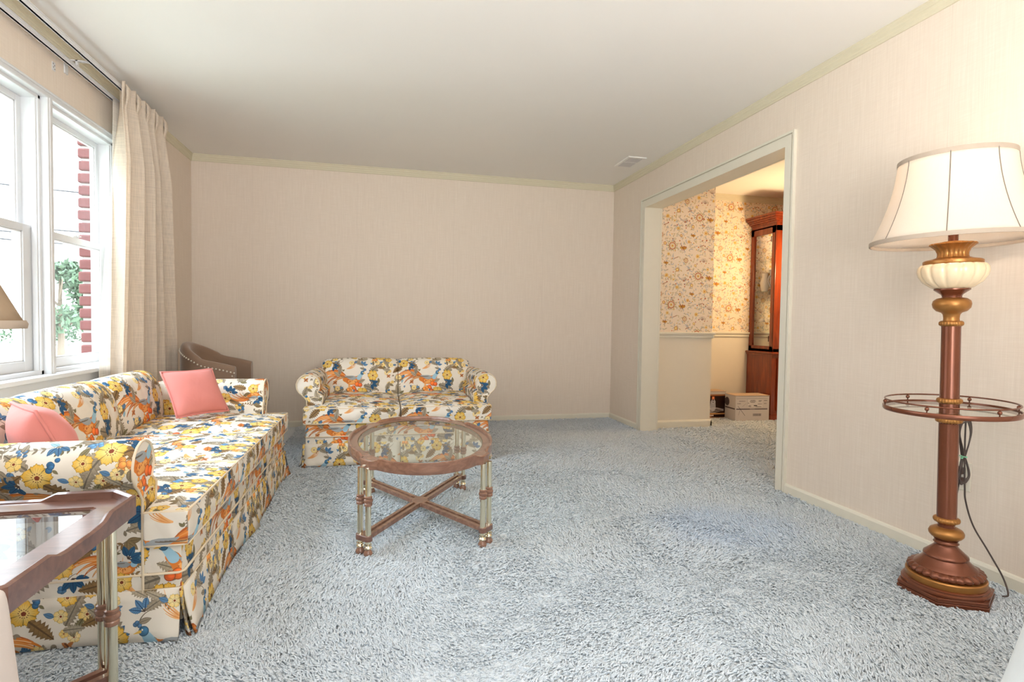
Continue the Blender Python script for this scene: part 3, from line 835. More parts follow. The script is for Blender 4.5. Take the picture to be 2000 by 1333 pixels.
# ------------------------------------------------------------------ windows on the left wall
def window_unit(k, ya, yb):
    """one double-hung unit between ya and yb"""
    w = sstruct('window_%d' % k, ['right double-hung white window beside the curtain', 'middle double-hung white window, partly out of frame', 'left double-hung white window'][k-1])
    xf = L-.02
    mb = MB()      # frame: jambs, head, sill with stepped stops
    for (y0, y1) in ((ya, ya+.02), (yb-.02, yb)): mb.box(xf-.12, xf, y0, y1, wz0, wz1)
    mb.box(xf-.12, xf, ya, yb, wz1-.02, wz1); mb.box(xf-.12, xf, ya, yb, wz0, wz0+.022)
    for (y0, y1) in ((ya+.02, ya+.028), (yb-.028, yb-.02)): mb.box(xf-.03, xf-.008, y0, y1, wz0, wz1)
    obj('window_frame', mb, M['white'], w, smooth=0, bevel=.002)
    zm = 1.425
    y0, y1 = ya+.02, yb-.02
    def sash(name, xin, z0, z1, st, bot, top):
        m_ = MB(); xo = xin-.032
        m_.box(xo, xin, y0, y0+st, z0, z1); m_.box(xo, xin, y1-st, y1, z0, z1)
        m_.box(xo, xin, y0+st, y1-st, z0, z0+bot); m_.box(xo, xin, y0+st, y1-st, z1-top, z1)
        # glazing bead
        gb = .008
        m_.box(xo+.01, xin-.006, y0+st, y0+st+gb, z0+bot, z1-top); m_.box(xo+.01, xin-.006, y1-st-gb, y1-st, z0+bot, z1-top)
        m_.box(xo+.01, xin-.006, y0+st, y1-st, z0+bot, z0+bot+gb); m_.box(xo+.01, xin-.006, y0+st, y1-st, z1-top-gb, z1-top)
        s = obj(name, m_, M['white'], w, smooth=0, bevel=.002)
        g = MB(); xg = (xo+xin)/2; g.box(xg-.002, xg+.002, y0+st-.004, y1-st+.004, z0+bot-.004, z1-top+.004)
        obj('pane', g, M['pane'], s, smooth=0)
        return s
    s1 = sash('lower_sash', xf-.035, wz0+.022, zm+.018, .066, .05, .036)
    sash('upper_sash', xf-.072, zm-.018, wz1-.02, .036, .036, .03)
    m_ = MB(); m_.box(xf-.055, xf-.04, (y0+y1)/2-.03, (y0+y1)/2+.03, zm+.018, zm+.026); m_.sphere((xf-.047, (y0+y1)/2, zm+.03), .011)
    m_.box(xf-.05, xf-.03, (y0+y1)/2+.0, (y0+y1)/2+.035, zm+.026, zm+.033)
    obj('sash_lock', m_, M['white'], s1, smooth=40)
    return w
for k in range(3):
    yb = wy1-.012-k*UP; window_unit(k+1, yb-UP+.045, yb)
mb = MB()          # mullion casings, side and head casing, stool and apron
xf = L-.02
for k in (1, 2):
    y = wy1-.012-k*UP; mb.box(xf-.11, L+.012, y, y+.045, wz0, wz1); mb.box(L, L+.016, y+.012, y+.033, wz0, wz1)
mb.box(L-.03, L+.014, wy1-.012, wy1+.055, wz0-.02, wz1+.018); mb.box(L-.03, L+.014, wy0-.055, wy0+.014, wz0-.02, wz1+.018)
mb.box(L-.03, L+.0145, wy0-.056, wy1+.056, wz1-.004, wz1+.020); mb.box(L-.03, L+.022, wy0-.06, wy1+.06, wz1+.018, wz1+.030)
mb.box(L-.12, L+.05, wy0-.07, wy1+.07, wz0-.022, wz0+.002); mb.box(L, L+.016, wy0-.05, wy1+.05, wz0-.085, wz0-.022)
struct('trim_9', mb, M['white'], 'white casing, mullions and sill board of the windows', smooth=0, bevel=.004)
# unseen window behind the camera, added to let in fill light
w4 = sstruct('window_4')  # added fill window, unseen
mb = MB()
for x in (fx0, (fx0+fx1)/2-.03, fx1-.06): mb.box(x, x+.06, YF-.12, YF+.01, fz0, fz1)
mb.box(fx0, fx1, YF-.12, YF+.01, fz0, fz0+.06); mb.box(fx0, fx1, YF-.12, YF+.01, fz1-.06, fz1)
obj('window_frame', mb, M['white'], w4, smooth=0, bevel=.003)
obj('pane', MB().box(fx0+.03, fx1-.03, YF-.08, YF-.076, fz0+.03, fz1-.03), M['pane'], w4, smooth=0)  # pane of the added rear window

# ------------------------------------------------------------------ outdoors
def bricks():
    core = MB(); core.box(L-ext+.012, L-WT-.002, 4.055, 5.2, .2, 2.6, 1)
    z = .2; row = 0; r = random.Random(3)
    while z < 2.55:
        y = 4.04-(.10 if row % 2 else 0)
        y = max(y, 4.042)
        first = True
        while y < 5.1:
            ln = (.095 if (row % 2 and first) else .195)
            j = r.uniform(-.004, .004)
            core.box(L-ext+j, L-WT-.004, y+j*.5 if not first else 4.042+r.uniform(-.006, .006), y+ln, z+.006, z+.068, 0)
            y += ln+.012; first = False
        z += .078; row += 1
    struct('wall_exterior', core, [M['brick'], M['mortar']], 'red brick return outside the right window', smooth=0, bevel=.010)
bricks()
gz = -.55
lawn = MB().box(-60, L-.5, -30, 90, gz-.1, gz)
o = struct('ground_lawn', lawn, M['grass'], smooth=0)
o = struct('ground_drive', MB().box(-14, -4.5, 4, 26, gz-.02, gz+.015), M['drive'], smooth=0)
def leafy(mb, c, r, n, size, sz=1.0, seed=1):
    q = random.Random(seed)
    for i in range(n):
        while True:
            p = Vector((q.uniform(-1, 1), q.uniform(-1, 1), q.uniform(-1, 1)))
            if p.length < 1: break
        p = p*(.55+.45*q.random())
        o_ = Vector((c[0]+p.x*r, c[1]+p.y*r, c[2]+p.z*r*sz))
        a = Vector((q.gauss(0, 1), q.gauss(0, 1), q.gauss(0, 1))).normalized(); b = a.cross(Vector((q.gauss(0, 1), q.gauss(0, 1), q.gauss(0, 1)))).normalized()
        s_ = size*q.uniform(.6, 1.3); k = len(mb.v)
        mb.v += [tuple(o_-a*s_), tuple(o_+b*s_*.45), tuple(o_+a*s_), tuple(o_-b*s_*.45)]
        mb.face((k, k+1, k+2, k+3))
def tree(x, y, h, r, label, seed, grp=None):
    t = thing('leafy_tree', label, 'tree', (x, y, gz), 0, grp)
    tr = MB(); tr.tube([(0, 0, 0), (.03, 0, h*.3), (-.02, .03, h*.6), (0, 0, h*.85)], [.12, .09, .06, .02], 8)
    for k in range(6):
        a = k*1.05; tr.tube([(0, 0, h*(.3+.06*k)), (r*.6*math.cos(a), r*.6*math.sin(a), h*(.5+.06*k))], [.045, .012], 6)
    obj('trunk', tr, M['bark'], t)
    cr = MB(); q = random.Random(seed)
    for k in range(16):
        a = q.uniform(0, 6.28); u = q.random(); zz = h*(.28+.68*u); rr = r*(1-.62*u)*q.uniform(.3, .85)
        leafy(cr, (rr*math.cos(a), rr*math.sin(a), zz), r*(.42-.18*u), 150, .13, 1.0, seed*31+k)
    obj('crown', cr, M['leaf'], t, smooth=0, fixn=False)
tree(-10.8, 22.0, 3.5, 1.5, 'pale green leafy tree on the lawn, seen through the lower right window', 5)
def bush(x, y, r, label, seed, grp):
    mb = MB(); leafy(mb, (0, 0, r*.6), r, 700, .12, .7, seed)
    o = obj('garden_bush', mb, M['leaf'], None, smooth=0, fixn=False, loc=(x, y, gz)); tag(o, label, 'bush', grp)
for i, (x, y, r) in enumerate([(-16.6, 34, 1.7), (-21.0, 36, 2.2), (-12.9, 33, 1.6)]):
    bush(x, y, r, 'hazy green bush in the far hedge across the lawn', 40+i, 'far hedge bushes')
fe = thing('vinyl_fence', 'white vertical-board fence outside the left window', 'fence', (-5.4, 8.2, gz))
mb = MB()
for k in range(16):
    mb.box(-.03, .0, -2.9+k*.165, -2.9+k*.165+.155, .05, 2.45)
obj('fence_boards', mb, M['vinyl'], fe, smooth=0, bevel=.006)
for z in (2.42, .02): obj('fence_rail', MB().box(-.05, .03, -2.95, -.26, z, z+.08), M['vinyl'], fe, smooth=0)
obj('fence_post', MB().box(-.06, .06, -.26, -.14, 0, 2.6), M['vinyl'], fe, smooth=0, bevel=.006)
for (y1_, z1_) in ((18.6, 5.2), (18.6, 3.85), (18.6, 3.62), (18.9, 4.05)):
    pts = []
    for k in range(15):
        u = k/14; x = -13-9+18*u; pts.append((x, y1_+(u-.5)*3, z1_+.9-.9*u*1.5-.5*math.sin(PI*u)))
    o = obj('power_line', MB().tube(pts, .02, 6), M['wire']); tag(o, 'thin grey power line crossing the sky outside the right window', 'cable', 'overhead power lines')

# ------------------------------------------------------------------ ceiling vent
v = thing('ceiling_vent', 'small white louvred air vent in the ceiling near the opening', 'vent', (2.135, 4.548, H))
mb = MB()
for (x0, x1, y0, y1) in ((-.085, -.06, -.15, .15), (.06, .085, -.15, .15), (-.06, .06, -.15, -.125), (-.06, .06, .125, .15), (-.06, .06, -.006, .006)): mb.box(x0, x1, y0, y1, -.010, 0)
obj('vent_frame', mb, M['ceiling'], v, smooth=0, bevel=.002)
mb = MB()
for k in range(16):
    y = -.118+k*.0157
    if abs(y) < .008: continue
    b = len(mb.v); mb.v += [(-.06, y, -.002), (.06, y, -.002), (.06, y+.010, -.010), (-.06, y+.010, -.010)]; mb.face((b, b+1, b+2, b+3))
obj('louvre', mb, mat_plain('grey_louvre', S(196, 190, 186), .5), v, smooth=0, thick=.0015)

# ------------------------------------------------------------------ curtain and traverse rods
cr = thing('curtain_rod', 'cream double traverse rod under the ceiling above the windows', 'curtain rod', (0, 0, 0))
for (x, z, hh) in ((L+.055, 2.300, .024), (L+.125, 2.345, .026)):
    mb = MB(); mb.box(x-.006, x+.006, 1.2, 4.45, z, z+hh); mb.box(x-.011, x+.009, 1.2, 4.45, z+hh-.004, z+hh); mb.box(x-.011, x+.009, 1.2, 4.45, z, z+.004)
    obj('rod', mb, M['white'], cr, smooth=0, bevel=.001)
for y in (1.4, 2.45, 3.42, 4.30):
    mb = MB(); mb.box(L, L+.006, y-.015, y+.015, 2.28, 2.37); mb.box(L, L+.118, y-.009, y+.009, 2.350, 2.356); mb.box(L+.05, L+.06, y-.009, y+.009, 2.32, 2.356)
    obj('rod_bracket', mb, M['white'], cr, smooth=0)
pl = thing('wall_plate', 'small drilled metal bracket plate on the wall above the windows', 'bracket', (L, 3.31, 2.27))
mbp = MB().box(0, .003, -.014, .014, -.022, .022)
obj('plate', mbp, M['white'], pl, smooth=0, bevel=.001)
mb = MB()
for (y, z) in ((-.006, .013), (.006, .006), (-.004, -.004), (.007, -.012)): mb.box(.003, .0036, y-.0025, y+.0025, z-.0025, z+.0025)
obj('screw_hole', mb, M['dark_leg'], pl, smooth=0)

def curtain():
    t = thing('curtain', 'floor-length beige linen curtain with pinch pleats beside the window', 'curtain', (L+.125, 4.08, 0))
    NS, NZ = 150, 46
    zt = 2.385
    P, UV = [], []
    nf = 5
    for j in range(NZ+1):
        v_ = j/NZ; z = zt*(1-v_)+.02*v_
        if j == 1: z = zt-.012
        row = []; uvr = []
        d = zt-z
        y0 = -.36-.10*min(1, d/1.7)**1.5; y1 = .37+.16*min(1, d/1.7)**1.2
        amp = .013+.046*min(1, d/.45)
        hd = max(0, 1-d/.12)      # pinched heading
        for i in range(NS+1):
            s_ = i/NS
            ph = s_*nf*2*PI+.35*math.sin(s_*9+.5)+.25*math.sin(z*1.1+s_*4)*min(1, d)
            w = math.sin(ph); w = math.copysign(abs(w)**.7, w); x = amp*(w*.9+.25*math.sin(2.3*ph+1+.3*z))
            x += hd*.010*math.sin(s_*nf*3*2*PI*1.0)*(1 if w > -.2 else .25)
            # the heading is gathered and flops forward between the pleats
            x += .012*hd*math.sin(s_*nf*2*PI+1.2)
            y = y0+(y1-y0)*s_+.016*math.cos(ph)*min(1, d/.3)
            x += .03*min(1, d/1.2)*math.exp(-((s_-.04)/.08)**2)*0
            row.append((x, y, z+(.008*math.sin(ph*1.0) if d < .01 else 0)))
        P.append(row)
    mb = MB(); mb.grid(P)
    obj('drape_panel', mb, M['curtain'], t, smooth=180, thick=.003)
    # white lining showing along the window edge
    P = []
    for j in range(NZ+1):
        v_ = j/NZ; z = 2.30*(1-v_)+.03*v_; d = 2.30-z; row = []
        e0 = -.30-.17*min(1, max(0, d-.5)/1.1)**.8; e1 = -.12
        for i in range(25):
            s_ = i/24; row.append((-.05-.006*math.sin(s_*9+z)-.015*(1-s_)*min(1, d), e0+(e1-e0)*s_, z))
        P.append(row)
    mb = MB(); mb.grid(P); obj('lining', mb, M['lining'], t, smooth=180, thick=.002)
    # pinch-pleat tucks along the heading
    for k in range(nf):
        mb = MB(); yk = -.36+.73*(k+.27)/nf
        for q in (-.011, 0, .011):
            mb.tube([(.024, yk+q*.5, zt-.004), (.036, yk+q, zt-.03), (.036, yk+q, zt-.07), (.028, yk+q*.4, zt-.105), (.020, yk+q*.2, zt-.15)], [.004, .0075, .0075, .006, .002], 6)
        obj('pinch_pleat', mb, M['curtain'], t, smooth=60)
curtain()

# ------------------------------------------------------------------ upholstery helpers
def shell(xs, ys, zs, mask):
    """outer surface of a set of cells on an uneven grid -> quad cage (mask[i][j] -> filled for all z)"""
    mb = MB(); ids = {}
    nx, ny, nz = len(xs)-1, len(ys)-1, len(zs)-1
    def vid(i, j, k):
        if (i, j, k) not in ids:
            ids[(i, j, k)] = len(mb.v); mb.v.append((xs[i], ys[j], zs[k]))
        return ids[(i, j, k)]
    def full(i, j): return 0 <= i < nx and 0 <= j < ny and mask[i][j]
    for i in range(nx):
        for j in range(ny):
            if not full(i, j): continue
            mb.face((vid(i, j, 0), vid(i, j+1, 0), vid(i+1, j+1, 0), vid(i+1, j, 0)))
            mb.face((vid(i, j, nz), vid(i+1, j, nz), vid(i+1, j+1, nz), vid(i, j+1, nz)))
            for k in range(nz):
                if not full(i-1, j): mb.face((vid(i, j, k), vid(i, j, k+1), vid(i, j+1, k+1), vid(i, j+1, k)))
                if not full(i+1, j): mb.face((vid(i+1, j, k), vid(i+1, j+1, k), vid(i+1, j+1, k+1), vid(i+1, j, k+1)))
                if not full(i, j-1): mb.face((vid(i, j, k), vid(i+1, j, k), vid(i+1, j, k+1), vid(i, j, k+1)))
                if not full(i, j+1): mb.face((vid(i, j+1, k), vid(i, j+1, k+1), vid(i+1, j+1, k+1), vid(i+1, j+1, k)))
    return mb

def boxuv(mb, zt=0.0, yf=0.0, du=0.0, dv=0.0):
    """print laid front-to-top in one run: v = z on fronts, zt + depth on tops"""
    for n, f in enumerate(mb.f):
        p = [Vector(mb.v[i]) for i in f]
        nr = (p[2]-p[0]).cross(p[-1]-p[1]) if len(p) == 4 else (p[1]-p[0]).cross(p[2]-p[0])
        ax = max(range(3), key=lambda k: abs(nr[k]))
        if ax == 2: mb.uv[n] = [(q.x+du, zt+(q.y-yf)+dv) for q in p]
        elif ax == 1: mb.uv[n] = [(q.x+du, q.z+dv) for q in p]
        else: mb.uv[n] = [(q.y-yf+du+.17, q.z+dv) for q in p]

def levels(a, b, n, edge=.018):
    """cut positions with support loops next to both ends"""
    mid = [a+edge+(b-a-2*edge)*k/n for k in range(n+1)]
    return [a]+mid+[b]

def smoothpath(pts, n=8, closed=False):
    """Catmull-Rom through pts"""
    pts = [Vector(p) for p in pts]; out = []; N = len(pts)
    for i in range(N if closed else N-1):
        p0 = pts[(i-1) % N] if closed else pts[max(i-1, 0)]
        p1 = pts[i]; p2 = pts[(i+1) % N]; p3 = pts[(i+2) % N] if closed else pts[min(i+2, N-1)]
        for k in range(n):
            t = k/n
            out.append(.5*((2*p1)+(p2-p0)*t+(2*p0-5*p1+4*p2-p3)*t*t+(3*p1-p0-3*p2+p3)*t**3))
    if not closed: out.append(pts[-1])
    return out

def make_sofa(name, label, cat, W, Dp, n, loc, rotz, skirt_panels, ARM):
    t = thing(name, label, cat, loc, rotz)
    F = -Dp/2; B = Dp/2                        # ARM: arm set back behind the cushion front
    hw = W/2; inn = hw-.115                    # inner face of the arms
    fab, we = M['fabric'], M['welt']
    # body under the cushions
    mb = shell(levels(-hw+.018, hw-.018, 2*n, .012), levels(F+.022, B-.03, 4, .012), levels(.05, .292, 2, .01), [[1]*6 for _ in range(2*n+2)])
    boxuv(mb, .292, F, .11, .05)
    bd = obj('base', mb, fab, t, sub=1)
    mb = MB()
    for z in (.155, .205):
        q = .004
        mb.tube([(-hw+.018-q, B-.06, z), (-hw+.018-q, F+.03, z), (-hw+.026, F+.022-q, z), (hw-.026, F+.022-q, z), (hw-.018+q, F+.03, z), (hw-.018+q, B-.06, z)], .0042, 6)
    obj('piping', mb, we, bd, smooth=60)
    # seat cushions; the end ones are T-shaped and run round in front of the arms
    cw = W/n; zb, ztp = .290, .402
    for k in range(n):
        x0 = -hw+cw*k+.003; x1 = x0+cw-.006
        yb = B-.20
        wl = k == 0; wr = k == n-1
        xs = levels(x0, x1, 8, .014)
        def cut(lst, v):
            i = min(range(1, len(lst)-1), key=lambda q: abs(lst[q]-v)); lst[i] = v; return i
        if wl:
            xs = [x0, x0+.014, -inn-.022, -inn+.004, -inn+.02]+[-inn+.02+(x1-.014+inn-.02)*q/6 for q in range(1, 7)]+[x1]
        if wr:
            b_ = [x1, x1-.014, inn+.022, inn-.004, inn-.02]
            base_ = xs[:-1] if wl else [x0, x0+.014]
            lo = base_[-1] if not wl else -inn+.02
            mid = [lo+(inn-.02-lo)*q/6 for q in range(1, 6)]
            xs = (xs[:5] if wl else base_)+mid+b_[::-1]
        ya = F+ARM-.004
        ys = [F, F+.014, F+.05, ya-.014, ya, ya+.03, F+.26, F+.40, (F+.40+yb)/2, yb-.02, yb]
        ys = sorted(set(round(q, 5) for q in ys if q <= yb))
        mask = []
        for i in range(len(xs)-1):
            row = []
            for j in range(len(ys)-1):
                xm = (xs[i]+xs[i+1])/2; ym = (ys[j]+ys[j+1])/2
                ok = True
                if ym > ya and ((wl and xm < -inn+.004) or (wr and xm > inn-.004)): ok = False
                row.append(ok)
            mask.append(row)
        mb = shell(xs, ys, [zb, zb+.014, (zb+ztp)/2, ztp-.012, ztp], mask)
        boxuv(mb, ztp, F, -x0*0+.02, .0)
        rr = random.Random(k+n*7)
        nv = []
        for (x, y, z) in mb.v:
            u = (x-x0)/(x1-x0)*2-1; v_ = (y-F)/(yb-F)
            if z > ztp-.005:
                z += .034*(1-abs(u)**3)*min(1, (v_)*2.4+.12)*(1-.2*v_)+rr.uniform(-.003, .003)
            if z < zb+.004: z += .004*abs(u)
            if y < F+.003 and zb+.02 < z < ztp-.02: y -= .012*(1-u*u*.7)
            nv.append((x, y, z))
        mb.v = nv
        cu = obj('seat_cushion', mb, fab, t, sub=2, smooth=180)
        mb = MB()
        for z in (ztp-.003, zb+.006):
            path = [(x0+.004, F+.2 if not wl else ya-.004, z), (x0+.004, F+.012, z), (x0+.012, F+.003, z), ((x0+x1)/2, F+.001, z), (x1-.012, F+.003, z), (x1-.004, F+.012, z), (x1-.004, F+.2 if not wr else ya-.004, z)]
            mb.tube(path, .0042, 6)
        obj('piping', mb, we, cu, smooth=60)
    # back: plump upright sections with a rolled top
    bw = (2*hw-.10)/n if n < 3 else (2*hw-.10)/n
    for k in range(n):
        x0 = -hw+.05+bw*k+.002; x1 = x0+bw-.004
        prof = [(B-.205, .36), (B-.212, .42), (B-.205, .50), (B-.192, .58), (B-.170, .635), (B-.135, .672), (B-.09, .686), (B-.045, .676), (B-.012, .64), (B-.002, .56), (B, .40), (B, .20)]
        prof = [(p[0], p[1]) for p in smoothpath([(a, b, 0) for a, b in prof], 3)]
        # arc length gives the run of the print
        arc = [0]
        for a, b in zip(prof, prof[1:]): arc.append(arc[-1]+math.hypot(b[0]-a[0], b[1]-a[1]))
        NX = 18; P, UV = [], []
        for i in range(NX+1):
            u = i/NX*2-1; e = 1-abs(u)**6
            row, uvr = [], []
            for (y, z), s_ in zip(prof, arc):
                cy, cz = B-.09, .52
                kk = .0
                bul = .018*(1-u*u) if z > .42 else .006*(1-u*u)
                endu = (k == 0 and u < 0) or (k == n-1 and u > 0)
                inset = (.030 if endu else .010)*(abs(u)**9)
                yy = y-(bul-inset)*(1 if y < B-.05 else -.15)
                zz = z+(.006*(1-u*u)-(.026 if endu else .010)*abs(u)**10)*(1 if z > .6 else 0)
                row.append((x0+(x1-x0)*(u+1)/2, yy, zz)); uvr.append((.02+(x1-x0)*(u+1)/2+.02, s_+.12))
            P.append(row); UV.append(uvr)
        mb = MB(); mb.grid(P, uv=UV)
        nv_ = len(prof)
        for i, flip in ((0, False), (NX, True)):
            idx = [i*nv_+q for q in range(nv_)]; mb.face(idx if flip else idx[::-1], [(mb.v[q][1], mb.v[q][2]) for q in (idx if flip else idx[::-1])])
        obj('backrest', mb, fab, t, smooth=70)
    # rolled arms
    for s_ in (-1, 1):
        xi = inn; xo = hw-.012; zc = .545; xc = hw-.035; r = .078
        pr = [(xo, .14), (xo, .30), (xo-.002, .44)]
        for k in range(13):
            a = math.radians(-125+k*25.0)
            a = math.radians(-62)+ (math.radians(62+180+38))*k/12
            pr.append((xc+.012+r*math.cos(a), zc+r*math.sin(a)))
        pr += [(xi-.006, .47), (xi, .40), (xi+.004, .30), (xi+.004, .14)]
        arc = [0]
        for a, b in zip(pr, pr[1:]): arc.append(arc[-1]+math.hypot(b[0]-a[0], b[1]-a[1]))
        ylist = [F+ARM, F+ARM+.012, F+ARM+.04]+[F+ARM+.04+(B-.08-F-ARM-.04)*q/6 for q in range(1, 7)]
        P, UV = [], []
        for q, y in enumerate(ylist):
            sc_ = .965 if q == 0 else 1.0
            row, uvr = [], []
            cx_, cz_ = (xi+xo)/2, .38
            back = max(0, (y-F-.45)/.4)
            for (x, z), l_ in zip(pr, arc):
                xx = cx_+(x-cx_)*sc_; zz = cz_+(z-cz_)*(sc_ if z > .2 else 1)
                zz -= .012*back*(z > .5)
                row.append((s_*xx, y, zz)); uvr.append((y-F+.3, l_))
            P.append(row); UV.append(uvr)
        mb = MB(); mb.grid(P, uv=UV)
        npf = len(pr)
        cap = list(range(npf)); mb.face(cap if s_ > 0 else cap[::-1], [(mb.v[q][0]*1.0+.22+.2*s_, mb.v[q][2]+.33) for q in (cap if s_ > 0 else cap[::-1])])
        cap = [(len(ylist)-1)*npf+q for q in range(npf)]; mb.face(cap[::-1], [(mb.v[q][0], mb.v[q][2]) for q in cap[::-1]])
        ar = obj('arm', mb, fab, t, smooth=50)
        cx_, cz_ = (xi+xo)/2, .38
        mb = MB(); mb.tube([(s_*(cx_+(x-cx_)*.985), F+ARM-.001, cz_+(z-cz_)*(.985 if z > .2 else 1)) for x, z in pr], .0042, 6)
        mb.tube([(s_*(xi+.02), F+ARM-.001, .455), (s_*(xi+.05), F+ARM-.002, .462), (s_*(xo-.02), F+ARM-.001, .452)], .003, 6)
        obj('piping', mb, we, ar, smooth=60)
    # tailored skirt with open pleats
    def panel(a, b, out, seed, wob=.006):
        a = Vector(a); b = Vector(b); o_ = Vector(out); q = random.Random(seed); ph = q.uniform(0, 6)
        P, UV = [], []; NN = 16; ln = (b-a).length
        for i in range(NN+1):
            u = i/NN; row, uvr = [], []
            for k in range(6):
                w = k/5; z = .158*(1-w)+.008*w
                fl = .010*w+.020*w*w*(abs(2*u-1)**4)+wob*w*math.sin(u*7+ph)
                p = a+(b-a)*(u+(u-.5)*.010*w)+o_*fl
                row.append((p.x, p.y, z)); uvr.append((u*ln+seed*.21, z+.3))
            P.append(row); UV.append(uvr)
        mb_ = MB(); mb_.grid(P, uv=UV)
        return mb_
    fy = F+.017; np_ = skirt_panels
    for k in range(np_):
        a = -hw+.012+(2*hw-.024)*k/np_+.004; b = -hw+.012+(2*hw-.024)*(k+1)/np_-.004
        obj('skirt_panel', panel((a, fy, 0), (b, fy, 0), (0, -1, 0), k+1), fab, t, smooth=180, thick=.006)
    for s_ in (-1, 1):
        obj('skirt_panel', panel((s_*(hw-.013), F+.026, 0), (s_*(hw-.013), B-.05, 0), (s_, 0, 0), 5+s_), fab, t, smooth=180, thick=.006)
    # pleat backing at the corners and joints
    for k in range(np_+1):
        x = -hw+.012+(2*hw-.024)*k/np_
        c = min(max(x, -hw+.045), hw-.045)
        mb = panel((c-.045, fy+.006, 0), (c+.045, fy+.006, 0), (0, -1, 0), 11+k, .002)
        obj('skirt_pleat', mb, fab, t, smooth=180, thick=.004)
    return t

make_sofa('loveseat', 'small two-seat floral sofa standing before the back wall', 'loveseat', 1.288, .87, 2, (.129, 4.285, 0), 0, 2, .115)
make_sofa('sofa', 'long three-seat floral sofa under the windows', 'sofa', 1.86, .88, 3, (-1.020, 2.785, 0), PI/2, 2, .130)

# ------------------------------------------------------------------ throw pillows
def pillow(label, corners, thick, name='throw_pillow'):
    """four corners bl, br, tr, tl in world space"""
    bl, br, tr, tl = [Vector(c) for c in corners]
    c = (bl+br+tr+tl)/4
    t = thing(name, label, 'pillow', tuple((bl+br)/2))
    o_ = (bl+br)/2
    nrm = (br-bl).cross(tl-bl).normalized(); N = 20
    q = random.Random(len(label))
    def pt(u, v):
        # pinch the sides a little between the corners
        du = .5+(u-.5)*(1-.07*(1-(2*v-1)**2)*0-.05*(math.sin(PI*v))*(abs(2*u-1)**2))
        dv = .5+(v-.5)*(1-.05*(math.sin(PI*u))*(abs(2*v-1)**2))
        return bl*(1-du)*(1-dv)+br*du*(1-dv)+tr*du*dv+tl*(1-du)*dv
    mb = MB()
    for sd in (1, -1):
        P = []
        for i in range(N+1):
            row = []
            for j in range(N+1):
                u, v = i/N, j/N
                h = (max(0, 1-abs(2*u-1)**2.2)*max(0, 1-abs(2*v-1)**2.2))**.55
                h *= 1+.05*math.sin(u*9+v*5*sd)*math.sin(v*8)
                row.append(pt(u, v)+nrm*(sd*h*thick/2)-o_)
            P.append(row)
        mb.grid(P)
    cv = obj('cover', mb, M['pink'], t, smooth=180)
    bm = bmesh.new(); bm.from_mesh(cv.data); bmesh.ops.remove_doubles(bm, verts=bm.verts, dist=1e-4); bmesh.ops.recalc_face_normals(bm, faces=bm.faces); bm.to_mesh(cv.data); bm.free()
    path = [pt(k/12, 0)-o_ for k in range(12)]+[pt(1, k/12)-o_ for k in range(12)]+[pt(1-k/12, 1)-o_ for k in range(12)]+[pt(0, 1-k/12)-o_ for k in range(12)]
    obj('piping', MB().tube(path, .0055, 7, closed=True), M['pink'], t, smooth=180)
    return t
pillow('salmon pink throw pillow leaning on the sofa near its far arm', [(-1.075, 3.28, .455), (-.875, 3.50, .455), (-.985, 3.57, .695), (-1.185, 3.37, .695)], .12)
pillow('salmon pink throw pillow tucked behind the sofa arm beside the end table', [(-1.15, 2.27, .46), (-.965, 2.06, .46), (-1.075, 2.045, .69), (-1.25, 2.24, .695)], .16)

